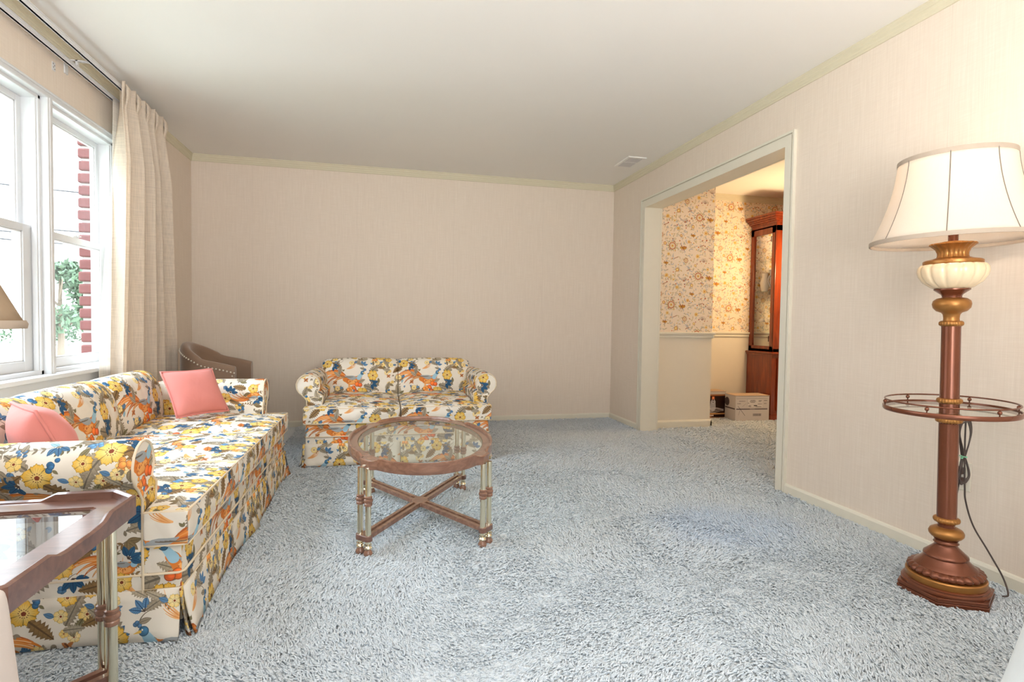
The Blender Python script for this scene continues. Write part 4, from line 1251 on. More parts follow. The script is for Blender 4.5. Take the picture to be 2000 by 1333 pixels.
# ------------------------------------------------------------------ velvet tub chair in the corner
def tub_chair():
    t = thing('armchair', 'taupe velvet tub chair with nailhead trim in the corner behind the sofa', 'armchair', (-1.2, 4.50, 0))
    # shell plan: from near arm front round the back to the far arm front (local coords)
    hwid = .285; xf = .185; xb = -.02
    plan = [(xf, -hwid), (xf-.08, -hwid), (xb, -hwid)]
    for k in range(1, 12):
        a = -PI/2-PI*k/12; plan.append((xb+hwid*.75*math.cos(a), hwid*math.sin(a)))
    plan += [(xb, hwid), (xf-.08, hwid), (xf, hwid)]
    pts = smoothpath([(x, y, 0) for x, y in plan], 4)
    n = len(pts); P = []
    for i, p in enumerate(pts):
        tg = pts[min(i+1, n-1)]-pts[max(i-1, 0)]; tg.normalize(); nr = Vector((tg.y, -tg.x, 0))   # outward
        if nr.dot(Vector((p.x-xb, p.y, 0))) < 0: nr = -nr
        u = abs(i/(n-1)*2-1)          # 1 at arm fronts, 0 at the back
        hh = .655+.165*(1-u**1.7)**1.3 if u < 1 else .655
        th = .062
        sec = [(.0, .12), (.0, hh-.05), (-.004, hh-.02), (-.014, hh-.004), (-th*.5, hh), (-th+.012, hh-.006), (-th, hh-.024), (-th-.002, hh-.06), (-th-.006, .45), (-th, .30), (-th, .12)]
        P.append([tuple(p+nr*a+Vector((0, 0, z))) for a, z in sec])
    mb = MB(); mb.grid(P); m_ = len(P[0])
    mb.face(list(range(m_))[::-1]); mb.face([(n-1)*m_+q for q in range(m_)])
    bk = obj('backrest', mb, M['velvet'], t, smooth=60)
    # vertical channels sewn inside the back
    # nailheads on the outer near and far arm, following the top edge
    mb = MB()
    fine = []
    for i in range(n-1):
        for q in range(12): fine.append((pts[i].lerp(pts[i+1], q/12), (i+q/12)/(n-1)))
    acc = 1.0
    for i in range(1, len(fine)):
        p, u = fine[i]; acc += (p-fine[i-1][0]).length
        if acc < .0225: continue
        acc = 0
        k = min(int(u*(n-1)), n-2); tg = (pts[k+1]-pts[k]).normalized(); nr = Vector((tg.y, -tg.x, 0))
        if nr.dot(Vector((p.x-xb, p.y, 0))) < 0: nr = -nr
        hh = .655+.165*(1-abs(2*u-1)**1.7)**1.3
        mb.sphere(p+nr*.003+Vector((0, 0, hh-.045)), .0062, 8, 6)
    for y in (-hwid, hwid):
        for k in range(1, 14):
            mb.sphere((xf-.014, y-.001 if y < 0 else y+.001,   .655-.045-k*.0225), .0062, 8, 6)
    obj('nailhead_trim', mb, M['nail'], t, smooth=180)
    mb = shell(levels(-.25, .315, 4, .03), levels(-hwid+.055, hwid-.055, 3, .03), levels(.33, .505, 2, .025), [[1]*5 for _ in range(6)])
    # the front of the seat is as wide as the chair
    nv = []
    for (x, y, z) in mb.v:
        if x > xf+.0: y *= 1.18
        if z > .49: z += .012*(1-(y/.3)**2)
        nv.append((x, y, z))
    mb.v = nv
    obj('seat', mb, M['velvet'], t, sub=2, smooth=180)
    for (x, y) in ((.26, -.235), (.26, .235), (-.20, -.17), (-.20, .17)):
        mb = MB(); b = len(mb.v); k = .62
        for (z, s_) in ((.34, .024), (0, .017)):
            mb.v += [(x-s_, y-s_, z), (x+s_, y-s_, z), (x+s_, y+s_, z), (x-s_, y+s_, z)]
        for q in range(4): mb.face((b+q, b+(q+1) % 4, b+4+(q+1) % 4, b+4+q))
        mb.face((b, b+1, b+2, b+3)); mb.face((b+4, b+5, b+6, b+7))
        obj('leg', mb, M['dark_leg'], t, smooth=0, bevel=.003)
tub_chair()

# ------------------------------------------------------------------ brass-and-wood table legs
def column(parent, x, y, ztop, zring, foot=True):
    c = obj('leg', MB().lathe([(.0122, .062), (.0122, ztop)], 20, x, y), M['brass'], parent)
    r_ = MB().lathe([(.0125, zring-.022), (.0165, zring-.019), (.0170, zring-.010), (.0150, zring-.007), (.0185, zring-.003), (.0195, zring+.002), (.0185, zring+.007), (.0150, zring+.010), (.0165, zring+.013), (.0165, zring+.019), (.0125, zring+.022)], 20, x, y)
    obj('wood_ring', r_, M['wood'], c)
    obj('brass_turning', MB().lathe([(.0115, .066), (.0115, .052), (.0150, .050), (.0150, .046), (.0115, .043), (.0150, .039), (.0165, .036), (.0165, .032), (.012, .030)][::-1], 20, x, y), M['brass'], c)
    obj('foot', MB().lathe([(.010, 0), (.0165, .002), (.0195, .009), (.0190, .016), (.014, .024), (.0135, .031)], 20, x, y), M['wood'], c)
    return c

def oval(a, b, n, th0=0): return [(a*math.cos(2*PI*k/n+th0), b*math.sin(2*PI*k/n+th0)) for k in range(n)]

def coffee_table():
    cx, cy = .193, 2.795
    t = thing('coffee_table', 'oval glass-topped coffee table with paired brass legs and crossed stretcher', 'coffee table', (cx, cy, 0))
    lx, ly = .262, .418               # leg-pair centres
    A, B_ = .352, .572; ga, gb = .305, .515
    N = 192
    la = math.atan2(ly/B_, lx/A)
    outer = []; inner = []
    for k in range(N):
        th = 2*PI*k/N; p = Vector((A*math.cos(th), B_*math.sin(th)))
        # ears over the legs
        for s1 in (0, 1, 2, 3):
            tc = [la, PI-la, PI+la, 2*PI-la][s1]
            d = abs((th-tc+PI) % (2*PI)-PI)
            if d < .125:
                w = 1 if d < .085 else max(0, 1-(d-.085)/.04)
                dirv = Vector((lx if s1 in (0, 3) else -lx, ly if s1 < 2 else -ly)).normalized()
                p = p+dirv*.022*w
        outer.append(p); inner.append(Vector((ga*math.cos(th), gb*math.sin(th))))
    z0, z1 = .368, .405
    P = []
    def ring(off, z, k): # offset outward from outer
        o = outer[k]; n_ = Vector((o.x/A**2, o.y/B_**2)).normalized(); q = o+n_*off
        return (q.x, q.y, z)
    for k in range(N):
        th = 2*PI*k/N
        lipf = 1.0
        for tc in (la, PI-la, PI+la, 2*PI-la):
            d = abs((th-tc+PI) % (2*PI)-PI); lipf = min(lipf, max(0, min(1, (d-.12)/.05)))
        lh = .013*lipf+.001
        i_ = inner[k]
        P.append([(i_.x, i_.y, z0+.008), ring(-.012, z0, k), ring(-.003, z0+.001, k), ring(0, z0+.005, k), ring(0, z1-.008, k), ring(.001, z1+lh-.002, k), ring(-.002, z1+lh, k), ring(-.008, z1+lh, k), ring(-.011, z1+lh-.003, k), ring(-.013, z1, k), (i_.x*1.008, i_.y*1.005, z1), (i_.x, i_.y, z1-.003), (i_.x, i_.y, z1-.012)])
    mb = MB(); mb.grid(P, closeu=True, closev=True)
    rim = obj('table_rim', mb, M['wood'], t, smooth=40)
    g = MB(); pl_ = oval(ga-.001, gb-.001, 96)
    g.prism(pl_, z1-.010, z1-.002)
    for k in range(len(g.f)): g.m[k] = 1 if len(g.f[k]) == 4 else 0
    gl = obj('glass_top', g, [M['glass'], M['glass_edge']], t, smooth=0)
    ZR = .235
    for sx in (-1, 1):
        for sy in (-1, 1):
            # pair lies across the diagonal
            for q in (-.024, .024):
                column(t, sx*lx+q*sx*.70, sy*ly-q*sy*.72, z0+.004, ZR)
    # crossed double-rail stretcher with clamp blocks
    mb = MB(); zs0, zs1 = .066, .086
    for s1 in (-1, 1):
        a = Vector((-lx, -ly*s1)); b = Vector((lx, ly*s1)); d = (b-a).normalized(); nrm = Vector((-d.y, d.x))
        for o_ in (-.0165, .0165):
            q = [a+nrm*(o_-.0085), b+nrm*(o_-.0085), b+nrm*(o_+.0085), a+nrm*(o_+.0085)]
            mb.prism([(p.x, p.y) for p in q], zs0+.0004*s1, zs1+.0004*s1)
    mb2 = MB(); mb2.prism([(.042*math.cos(a*PI/8), .055*math.sin(a*PI/8)) for a in range(16)], zs0-.001, zs1+.001)
    st = obj('stretcher', mb, M['wood'], t, smooth=0)
    obj('centre_block', mb2, M['wood'], st, smooth=0, bevel=.002)
    for sx in (-1, 1):
        for sy in (-1, 1):
            mb = MB(); pts = []
            c0 = Vector((sx*lx, sy*ly)); dv = Vector((sx*.70, -sy*.72)).normalized(); nv_ = Vector((-dv.y, dv.x))
            for k in range(24):
                a = 2*PI*k/24; e = .024 if math.cos(a) >= 0 else -.024
                pts.append(c0+dv*(e+.0185*math.cos(a))+nv_*(.0185*math.sin(a)))
            mb.prism([(p.x, p.y) for p in pts], .064, .088)
            obj('clamp_block', mb, M['wood_end'], t, smooth=40, bevel=.002)
coffee_table()

def end_table():
    x0, x1, y0, y1 = -1.28, -.612, 1.015, 1.642; cx, cy = (x0+x1)/2, (y0+y1)/2
    t = thing('end_table', 'walnut end table with cut corners, glass insert and brass legs, in the near left corner', 'end table', (cx, cy, 0))
    hx, hy, c = (x1-x0)/2, (y1-y0)/2, .066
    def octo(i, ci): return [(hx-i-ci, -hy+i), (hx-i, -hy+i+ci), (hx-i, hy-i-ci), (hx-i-ci, hy-i), (-hx+i+ci, hy-i), (-hx+i, hy-i-ci), (-hx+i, -hy+i+ci), (-hx+i+ci, -hy+i)]
    z0, z1 = .485, .518
    lip = .022
    # walk the outline finely so the gallery lip can dip between the corners
    def walk(poly, n):
        out = []
        for k in range(len(poly)):
            a = Vector(poly[k]); b = Vector(poly[(k+1) % len(poly)])
            for q in range(n): out.append((a.lerp(b, q/n), k, q/n))
        return out
    nn = 16
    o0 = walk(octo(0, c), nn); o1 = walk(octo(.007, c-.003), nn); o2 = walk(octo(.014, c-.006), nn); oi = walk(octo(.078, .012), nn); oi2 = walk(octo(.084, .010), nn)
    P = []
    for k in range(len(o0)):
        side, u = o0[k][1], o0[k][2]
        lenk = (Vector(octo(0, c)[side])-Vector(octo(0, c)[(side+1) % 8])).length
        dist = min(u, 1-u)*lenk
        f = 1.0 if lenk < .2 else max(0, min(1, 1-(dist-.13)/.035))
        f = f*f*(3-2*f)
        lh = .006+(lip-.006)*f
        a, b, d, e, e2 = o0[k][0], o1[k][0], o2[k][0], oi[k][0], oi2[k][0]
        P.append([(e2.x, e2.y, z0+.004), (b.x, b.y, z0), (a.x, a.y, z0+.004), (a.x, a.y, z1+lh-.003), (b.x, b.y, z1+lh), (d.x, d.y, z1+lh-.004), (d.x, d.y, z1), (e.x, e.y, z1), (e.x, e.y, z1-.004), (e2.x, e2.y, z1-.004), (e2.x, e2.y, z1-.014)])
    mb = MB(); mb.grid(P, closeu=True, closev=True)
    obj('table_rim', mb, M['wood_end'], t, smooth=30)
    g = MB(); g.prism(octo(.083, .010), z1-.013, z1-.005)
    obj('glass_top', g, mat_glass('smoked_glass_insert', (.80, .82, .84), 1.7), t, smooth=0)
    lx, ly = hx-.068, hy-.064
    for sx in (-1, 1):
        for sy in (-1, 1):
            for q in (-.024, .024):
                column(t, sx*(lx+q*.72), sy*(ly-q*.72), z0+.004, .235)
    mb = MB()
    for s1 in (-1, 1):
        a = Vector((-lx, -ly*s1)); b = Vector((lx, ly*s1)); d = (b-a).normalized(); nrm = Vector((-d.y, d.x))
        for o_ in (-.0165, .0165):
            q = [a+nrm*(o_-.0085), b+nrm*(o_-.0085), b+nrm*(o_+.0085), a+nrm*(o_+.0085)]
            mb.prism([(p.x, p.y) for p in q], .066+.001*s1, .086+.001*s1)
    obj('stretcher', mb, M['wood_end'], t, smooth=0)
    return t, (cx, cy), z1
ET, ETC, ETZ = end_table()

# ------------------------------------------------------------------ lamps
def shade_mesh(mb, prof, n=64):
    P = []
    for (r, z) in prof: P.append([(r*math.cos(2*PI*k/n), r*math.sin(2*PI*k/n), z) for k in range(n)])
    mb.grid(P, closev=True)

def floor_lamp():
    t = thing('floor_lamp', 'tall bronze floor lamp with lit ivory bell shade and round glass tray', 'floor lamp', (2.073, 1.601, .003))
    t.rotation_euler = (0, math.radians(-1.25), 0)
    br, go = M['bronze'], M['gold']
    hexp = lambda r: [(r*math.cos(math.radians(30+60*k)), r*math.sin(math.radians(30+60*k))) for k in range(6)]
    mb = MB(); mb.prism(hexp(.157), 0, .014); mb.prism(hexp(.152), .014, .018); mb.prism(hexp(.155), .018, .030)
    pb = obj('base_plinth', mb, br, t, smooth=0, bevel=.002)
    obj('base_step', MB().lathe([(.132, .028), (.137, .032), (.137, .038), (.130, .042), (.130, .047), (.124, .051)], 48), br, t)
    obj('base_disc', MB().lathe([(.122, .050), (.124, .053), (.124, .072), (.121, .076), (.10, .077)], 48), go, t, ).__setitem__('label', 'gold disc')
    gad = lambda a, z: 1+.07*abs(math.sin(a*13))
    obj('gadroon_ring', MB().lathe([(.10, .075), (.109, .079), (.113, .087), (.109, .096), (.100, .101), (.095, .103)], 132, mod=gad), br, t, smooth=60)
    obj('base_bell', MB().lathe([(.099, .101), (.096, .106), (.085, .114), (.072, .128), (.067, .136), (.070, .140), (.069, .146), (.062, .152), (.048, .166), (.038, .176), (.034, .184), (.036, .188), (.040, .190), (.036, .194), (.034, .198), (.038, .202), (.034, .207)], 48), br, t, smooth=60)
    obj('lower_knop', MB().lathe([(.034, .205), (.047, .211), (.054, .220), (.055, .229), (.050, .239), (.038, .246), (.028, .249)], 48), go, t, smooth=80).__setitem__('label', 'gold ball-shaped knop')
    bead = lambda a, z: 1+.05*abs(math.sin(a*12))
    pole = MB().lathe([(.027, .247), (.026, .258), (.030, .266), (.034, .270), (.031, .284), (.031, .640), (.037, .644), (.037, .648), (.034, .655), (.036, .663), (.036, .668), (.031, .672), (.031, .712), (.030, .718), (.0295, .99), (.030, 1.008)], 40)
    po = obj('pole', pole, br, t, smooth=40)
    for z, r in ((.276, .040), (.652, .040), (.725, .038), (1.012, .036)):
        obj('beaded_collar', MB().lathe([(r*.82, z-.010), (r*.97, z-.006), (r, z), (r*.97, z+.006), (r*.82, z+.010)], 120, mod=bead), go, po, smooth=60)
    # tray: glass disc in a metal rim with a gallery rail on little balls
    sh = obj('tray_rim', MB(), br, t) if False else None
    mb = MB(); n = 72
    ring = lambda r, z: [(r*math.cos(2*PI*k/n), r*math.sin(2*PI*k/n), z) for k in range(n)]
    P = [ring(.197, .682), ring(.205, .683), ring(.207, .687), ring(.207, .697), ring(.205, .700), ring(.201, .700), ring(.200, .690), ring(.197, .690)]
    mb.grid(P, closeu=True, closev=True)
    tr = obj('tray_rim', mb, br, t, smooth=40)
    g = MB(); g.prism(oval(.199, .199, 72), .690, .696)
    obj('tray_glass', g, M['glass'], tr, smooth=0)
    obj('gallery_rail', MB().tube(ring(.199, .722), .0030, 7, closed=True), br, tr, smooth=180)
    for k in range(6):
        a = math.radians(20+60*k); c = (.199*math.cos(a), .199*math.sin(a), .712)
        mb = MB(); mb.sphere(c, .0072, 10, 8); mb.tube([(c[0], c[1], .699), (c[0], c[1], .722)], .0022, 6)
        obj('rail_ball', mb, br, tr, smooth=180)
    obj('upper_knop', MB().lathe([(.026, 1.018), (.024, 1.030), (.026, 1.045), (.031, 1.052), (.046, 1.058), (.056, 1.070), (.059, 1.084), (.056, 1.096), (.045, 1.105), (.030, 1.108)], 48), go, t, smooth=80).__setitem__('label', 'gold ball-shaped knop')
    obj('flared_neck', MB().lathe([(.030, 1.106), (.030, 1.114), (.034, 1.120), (.050, 1.132), (.055, 1.136), (.055, 1.140)], 48), br, t, smooth=50)
    rib = lambda a, z: 1-.07*(1-abs(math.sin(a*7)))**2.5
    obj('glass_bowl', MB().lathe([(.046, 1.138), (.066, 1.146), (.090, 1.164), (.104, 1.186), (.108, 1.205), (.106, 1.219), (.098, 1.228), (.088, 1.231)], 112, mod=rib), M['cream_glass'], t, smooth=180).__setitem__('label', 'ribbed cream glass bowl')
    obj('cap_ring', MB().lathe([(.086, 1.229), (.090, 1.233), (.090, 1.242), (.084, 1.246), (.064, 1.250), (.054, 1.254)], 48), go, t, smooth=40)
    fl = lambda a, z: 1-.06*(1-abs(math.sin(a*9)))**2
    obj('fluted_cup', MB().lathe([(.050, 1.252), (.047, 1.262), (.047, 1.272), (.053, 1.286), (.066, 1.298), (.072, 1.302), (.070, 1.307), (.036, 1.308), (.034, 1.313), (.016, 1.315)], 108, mod=fl), go, t, smooth=60)
    obj('stem', MB().lathe([(.0155, 1.312), (.0155, 1.46), (.019, 1.462), (.019, 1.50), (.006, 1.505), (.005, 1.63)], 20), br, t)
    # bell shade
    prof = []
    z0, z1 = 1.318, 1.610; rb, rt = .258, .172
    for k in range(15):
        u = k/14; r = rt+(rb-rt)*((1-u)**1.9*.78+(1-u)*.22); prof.append((r, z0+(z1-z0)*u))
    sm = MB(); shade_mesh(sm, prof)
    sd = obj('lamp_shade', sm, M['shade'], t, smooth=180, thick=.002)
    for (r, z, dz) in ((prof[0][0]+.0015, z0, -.009), (prof[-1][0]+.0015, z1, .010)):
        mb = MB(); lo, hi = sorted((z+(.006 if dz < 0 else -.006), z+dz))
        P = [ring(r-.004, lo), ring(r+.001, lo), ring(r+.0015, (lo+hi)/2), ring(r+.001, hi), ring(r-.004, hi)]
        mb.grid(P, closeu=True, closev=True); obj('shade_binding', mb, M['shade_trim'], sd, smooth=60)
    for k in range(8):
        a = math.radians(34+45*k)
        obj('shade_seam', MB().tube([((r+.0012)*math.cos(a), (r+.0012)*math.sin(a), z) for r, z in prof], .0016, 6), M['shade_seam'], sd, smooth=180)
    mb = MB()
    for k in range(3):
        a = 2*PI*k/3; mb.tube([(0, 0, 1.598), (rt*math.cos(a), rt*math.sin(a), 1.606)], .002, 6)
    mb.lathe([(.009, 1.60), (.012, 1.61), (.008, 1.625), (.002, 1.632)], 16); obj('finial', mb, go, t, smooth=60)
    mb = MB(); mb.lathe([(.013, 1.462), (.014, 1.485), (.028, 1.52), (.031, 1.545), (.022, 1.572), (.004, 1.582)], 20); obj('bulb', mb, M['bulb'], t, smooth=180)
    ld = bpy.data.lights.new('bulb_light', 'POINT'); ld.energy = 8.5; ld.color = (1.0, .86, .70); ld.shadow_soft_size = .04
    lo = bpy.data.objects.new('bulb_light', ld); COL.objects.link(lo); lo.parent = t; lo.location = (0, 0, 1.535)
    lo.location = (0.0, -.0, 1.535)
    # flex: hank tied up beside the pole, tail dropping to the floor
    hx, hy = .062, -.01
    def W(px, z, d=0): return (hx+px, hy+d, z)
    mb = MB()
    for k in range(3):
        e = k*.006
        loop1 = [W(-.015+e*.3, .648-e), W(-.022, .600), W(-.006, .545, .004*k), W(.004, .512, .004*k), W(.018, .545), W(.034-e*.4, .600), W(.030-e, .640), W(.012, .655-e)]
        mb.tube(smoothpath(loop1, 6, True), .0026, 6, closed=True)
        loop2 = [W(.002, .512, .003*k), W(-.012-e*.4, .478), W(-.024+e*.4, .440), W(-.010, .420-e), W(.010, .412+e), W(.030-e*.5, .438), W(.020-e*.3, .478)]
        mb.tube(smoothpath(loop2, 6, True), .0026, 6, closed=True)
    mb.tube(smoothpath([W(.006, .65), W(.004, .55), W(.008, .40, .0), W(.015, .34), W(.040, .25, -.01), W(.085, .16, -.03), W(.118, .07, -.06), W(.105, .018, -.09), W(.085, .010, -.085)], 8), .0030, 7)
    mb.tube(smoothpath([W(.000, .52), W(.008, .35, .03), W(.012, .28, .05), W(.008, .20, .06), W(.004, .13, .06), W(.0, .09, .055)], 8), .0030, 7)
    obj('power_cord', mb, M['cord'], t, smooth=180)
    mb = MB(); mb.tube(smoothpath([W(-.026, .520, -.004), W(-.012, .515, -.006), W(.004, .511, -.007), W(.012, .511, .0), W(.004, .513, .009), W(-.005, .512, .004)], 5), .0022, 6)
    mb.tube(smoothpath([W(-.008, .515, -.004), W(-.016, .508, -.006), W(-.022, .512, -.004)], 5), .0022, 6)
    obj('twist_tie', mb, M['tie'], t, smooth=180)
floor_lamp()

ou = thing('wall_outlet', 'ivory wall outlet with dark plugs behind the floor lamp', 'outlet', (R, 1.765, .385))
obj('cover_plate', MB().box(-.006, 0, -.036, .036, -.06, .06), M['outlet'], ou, smooth=0, bevel=.003)
for z, w in ((.024, .017), (-.018, .015)):
    mb = MB(); mb.box(-.030, -.005, -w, w, z-.014, z+.014); mb.box(-.036, -.029, -w*.6, w*.6, z-.008, z+.008)
    obj('plug', mb, M['dark_plug'], ou, smooth=0, bevel=.004)

def table_lamp():
    t = thing('table_lamp', 'table lamp with tan shade on the end table at the left edge', 'table lamp', (-.965, 1.36, ETZ-.004))
    obj('lamp_base', MB().lathe([(.075, 0), (.078, .006), (.070, .014), (.035, .022), (.022, .034), (.028, .05), (.062, .09), (.078, .14), (.070, .20), (.040, .25), (.020, .28), (.024, .295), (.012, .31), (.010, .40)], 40), M['cream_glass'], t, smooth=60)
    z0, z1 = .463, .72
    sm = MB(); prof = [(.205-(.205-.085)*k/8, z0+(z1-z0)*k/8) for k in range(9)]; shade_mesh(sm, prof, 56)
    sd = obj('lamp_shade', sm, M['shade_brown'], t, smooth=180, thick=.002)
    n = 56; ring = lambda r, z: [(r*math.cos(2*PI*k/n), r*math.sin(2*PI*k/n), z) for k in range(n)]
    for (r, z) in ((.207, z0), (.086, z1)):
        mb = MB(); mb.grid([ring(r-.005, z-.008), ring(r+.003, z-.010), ring(r+.005, z), ring(r+.001, z+.008), ring(r-.005, z+.006)], closeu=True, closev=True)
        obj('shade_binding', mb, M['shade_trim'], sd, smooth=60)
    mb = MB(); mb.tube([(0, 0, .39), (0, 0, z1-.01)], .004, 8)
    for k in range(3):
        a = 2*PI*k/3; mb.tube([(0, 0, z1-.012), (.085*math.cos(a), .085*math.sin(a), z1-.004)], .002, 6)
    obj('harp', mb, M['brass'], t)
table_lamp()

# ------------------------------------------------------------------ china cabinet in the dining room
def cabinet():
    x0, y0 = 3.992, 4.968; w, d = 1.05, .41
    t = thing('china_cabinet', 'tall cherry china cabinet with glazed sides in the dining room', 'china cabinet', (x0, y0, 0))
    ch = M['cherry']
    mb = MB(); mb.box(0, w, .0, d, .05, .685); mb.box(-.012, w+.012, -.014, d, 0, .055); mb.box(-.006, w+.006, -.008, d, .055, .075)
    obj('lower_cabinet', mb, ch, t, smooth=0, bevel=.004)
    mb = MB(); mb.box(-.022, w+.022, -.024, d, .700, .722); mb.box(-.012, w+.012, -.014, d, .680, .702)
    obj('waist_moulding', mb, ch, t, smooth=0, bevel=.005)
    for k in range(3):
        xa = .06+k*.315
        dr = obj('door', MB().box(xa, xa+.30, -.020, 0, .10, .66), ch, t, smooth=0, bevel=.006)
        obj('door_panel', MB().box(xa+.05, xa+.25, -.026, -.018, .15, .61), ch, dr, smooth=0, bevel=.008)
        mb = MB(); mb.sphere((xa+.27, -.032, .40), .009); mb.box(xa+.262, xa+.278, -.024, -.019, .37, .43); obj('handle', mb, M['brass'], dr, smooth=50)
    # hutch frame
    u0 = .018; zt, zbm = 2.06, .722
    mb = MB()
    mb.box(u0, u0+.03, .02, .075, zbm, zt); mb.box(u0, u0+.03, d-.05, d, zbm, zt)      # left side stiles
    mb.box(u0, u0+.03, .02, d, zbm, zbm+.06); mb.box(u0, u0+.03, .02, d, zt-.08, zt)
    mb.box(w-u0-.03, w-u0, .02, d, zbm, zt)
    mb.box(u0, .10, .012, .032, zbm, zt); mb.box(w-.10, w-u0, .012, .032, zbm, zt)     # front stiles
    mb.box(u0, w-u0, .012, .032, zt-.06, zt); mb.box(u0, w-u0, .012, .032, zbm, zbm+.035)
    mb.box(u0, w-u0, .012, d, zt-.02, zt); mb.box(u0, w-u0, .02, d, zbm, zbm+.03)
    obj('hutch_frame', mb, ch, t, smooth=0, bevel=.003)
    mb = MB()      # stepped crown
    for k, (o_, a, b) in enumerate(((.0, 2.055, 2.095), (.012, 2.09, 2.108), (.035, 2.105, 2.125), (.055, 2.122, 2.142), (.075, 2.139, 2.165), (.085, 2.162, 2.185))):
        mb.box(u0-o_, w-u0+o_, .012-o_, d, a, b)
    obj('crown_moulding', mb, ch, t, smooth=0, bevel=.006)
    obj('side_glass', MB().box(u0+.013, u0+.017, .07, d-.045, zbm+.055, zt-.075), M['pane'], t, smooth=0)
    for k in range(2):
        xa = .10+k*.425
        mb = MB(); mb.box(xa, xa+.04, .002, .022, zbm+.035, zt-.06); mb.box(xa+.385, xa+.425, .002, .022, zbm+.035, zt-.06)
        mb.box(xa, xa+.425, .002, .022, zbm+.035, zbm+.085); mb.box(xa, xa+.425, .002, .022, zt-.11, zt-.06)
        dr = obj('glazed_door', mb, ch, t, smooth=0, bevel=.003)
        obj('pane', MB().box(xa+.038, xa+.387, .010, .014, zbm+.083, zt-.108), M['pane'], dr, smooth=0)
    for z in (1.04, 1.376, 1.70):
        obj('shelf', MB().box(u0+.03, w-u0-.03, .04, d-.02, z-.006, z), M['glass'], t, smooth=0)
    mb = MB()
    for z in (.86, 1.36, 1.92): mb.lathe([(.004, z-.03), (.005, z-.028), (.005, z+.028), (.004, z+.03)], 10, u0-.002, .083)
    obj('hinge', mb, M['dark_plug'], t, smooth=60)
    ld = bpy.data.lights.new('cabinet_light', 'POINT'); ld.energy = 1.2; ld.color = (1, .75, .5); ld.shadow_soft_size = .02
    lo = bpy.data.objects.new('cabinet_light', ld); COL.objects.link(lo); lo.parent = t; lo.location = (.3, .2, 2.02)
    # pieces on the shelves
    def piece(nm, label, cat, prof, x, y, z, mat, extra=None, grp=None):
        o_ = thing(nm, label, cat, (x0+x, y0+y, z), 0, grp)
        obj('body', MB().lathe(prof, 32), mat, o_, smooth=60)
        if extra: obj('handle', extra, mat, o_, smooth=180)
        return o_
    hd = MB().tube(smoothpath([(-.06, 0, .16), (-.10, 0, .16), (-.115, 0, .11), (-.09, 0, .06), (-.06, 0, .05)], 5), .007, 8)
    piece('pitcher', 'pale grey china pitcher on the middle glass shelf of the cabinet', 'pitcher', [(.06, 0), (.066, .01), (.072, .10), (.078, .19), (.082, .235), (.078, .235), (.068, .10), (.05, .012), (.001, .01)], .20, .20, 1.376, M['china_blue'], hd)
    piece('vase', 'white china vase beside the pitcher on the cabinet shelf', 'vase', [(.03, 0), (.045, .05), (.05, .10), (.03, .16), (.036, .20), (.032, .20), (.025, .16), (.001, .02)], .12, .30, 1.376, M['china'])
    for k, (x, y) in enumerate(((.10, .30), (.16, .22), (.24, .16))):
        piece('trinket', 'small white china trinket on the lower glass shelf', 'ornament', [(.028, 0), (.034, .008), (.028, .026), (.018, .04), (.001, .045)], x, y, 1.04, M['china'], None, 'china trinkets on one shelf')
    piece('mug', 'white mug on the cabinet floor', 'mug', [(.030, 0), (.034, .004), (.040, .11), (.037, .11), (.031, .01), (.001, .008)], .17, .14, zbm+.03, M['china'])
cabinet()

# ------------------------------------------------------------------ cartons on the dining room floor
def carton(name, label, loc, rot, w, d, h, front, side, top, bands):
    t = thing(name, label, 'box', loc, rot)
    mb = MB(); mb.box(0, w, 0, d, .002, h)
    obj('carton_body', mb, side, t, smooth=0, bevel=.003)
    mb = MB(); b = len(mb.v); y = -.0012
    mb.v += [(.002, y, .004), (w-.002, y, .004), (w-.002, y, h-.003), (.002, y, h-.003)]
    mb.face((b, b+1, b+2, b+3), [(0, 0), (1, 0), (1, 1), (0, 1)])
    obj('printed_front', mb, front, t, smooth=0, fixn=False)
    mb = MB(); mb.box(-.002, w+.002, -.003, d/2-.001, h, h+.004); mb.box(-.002, w+.002, d/2+.001, d+.002, h, h+.004)
    obj('flap', mb, top, t, smooth=0, bevel=.001)
    if bands:
        mb = MB(); mb.box(-.0014, 0, .01, d-.01, h*.46, h*.51)
        obj('printed_band', mb, M['box_dark'], t, smooth=0)
        mb = MB(); n = 20
        mb.v += [(-.0014, d*.78+.045*math.cos(2*PI*k/n), h*.72+.045*math.sin(2*PI*k/n)) for k in range(n)]; mb.face(list(range(n)))
        obj('printed_emblem', mb, M['box_dark'], t, smooth=0)
    return t
carton('paper_carton', 'white printed paper carton on the floor beside the cherry cabinet', (3.566, 4.962, 0), math.radians(-4), .385, .20, .268, M['carton'], M['box_white'], M['box_tan'], True)
carton('lamp_carton', 'dark carton picturing a small tower lamp, half hidden behind the wall edge', (3.27, 5.172, 0), 0, .328, .18, .290, M['lampbox'], M['box_white'], M['box_tan'], False)

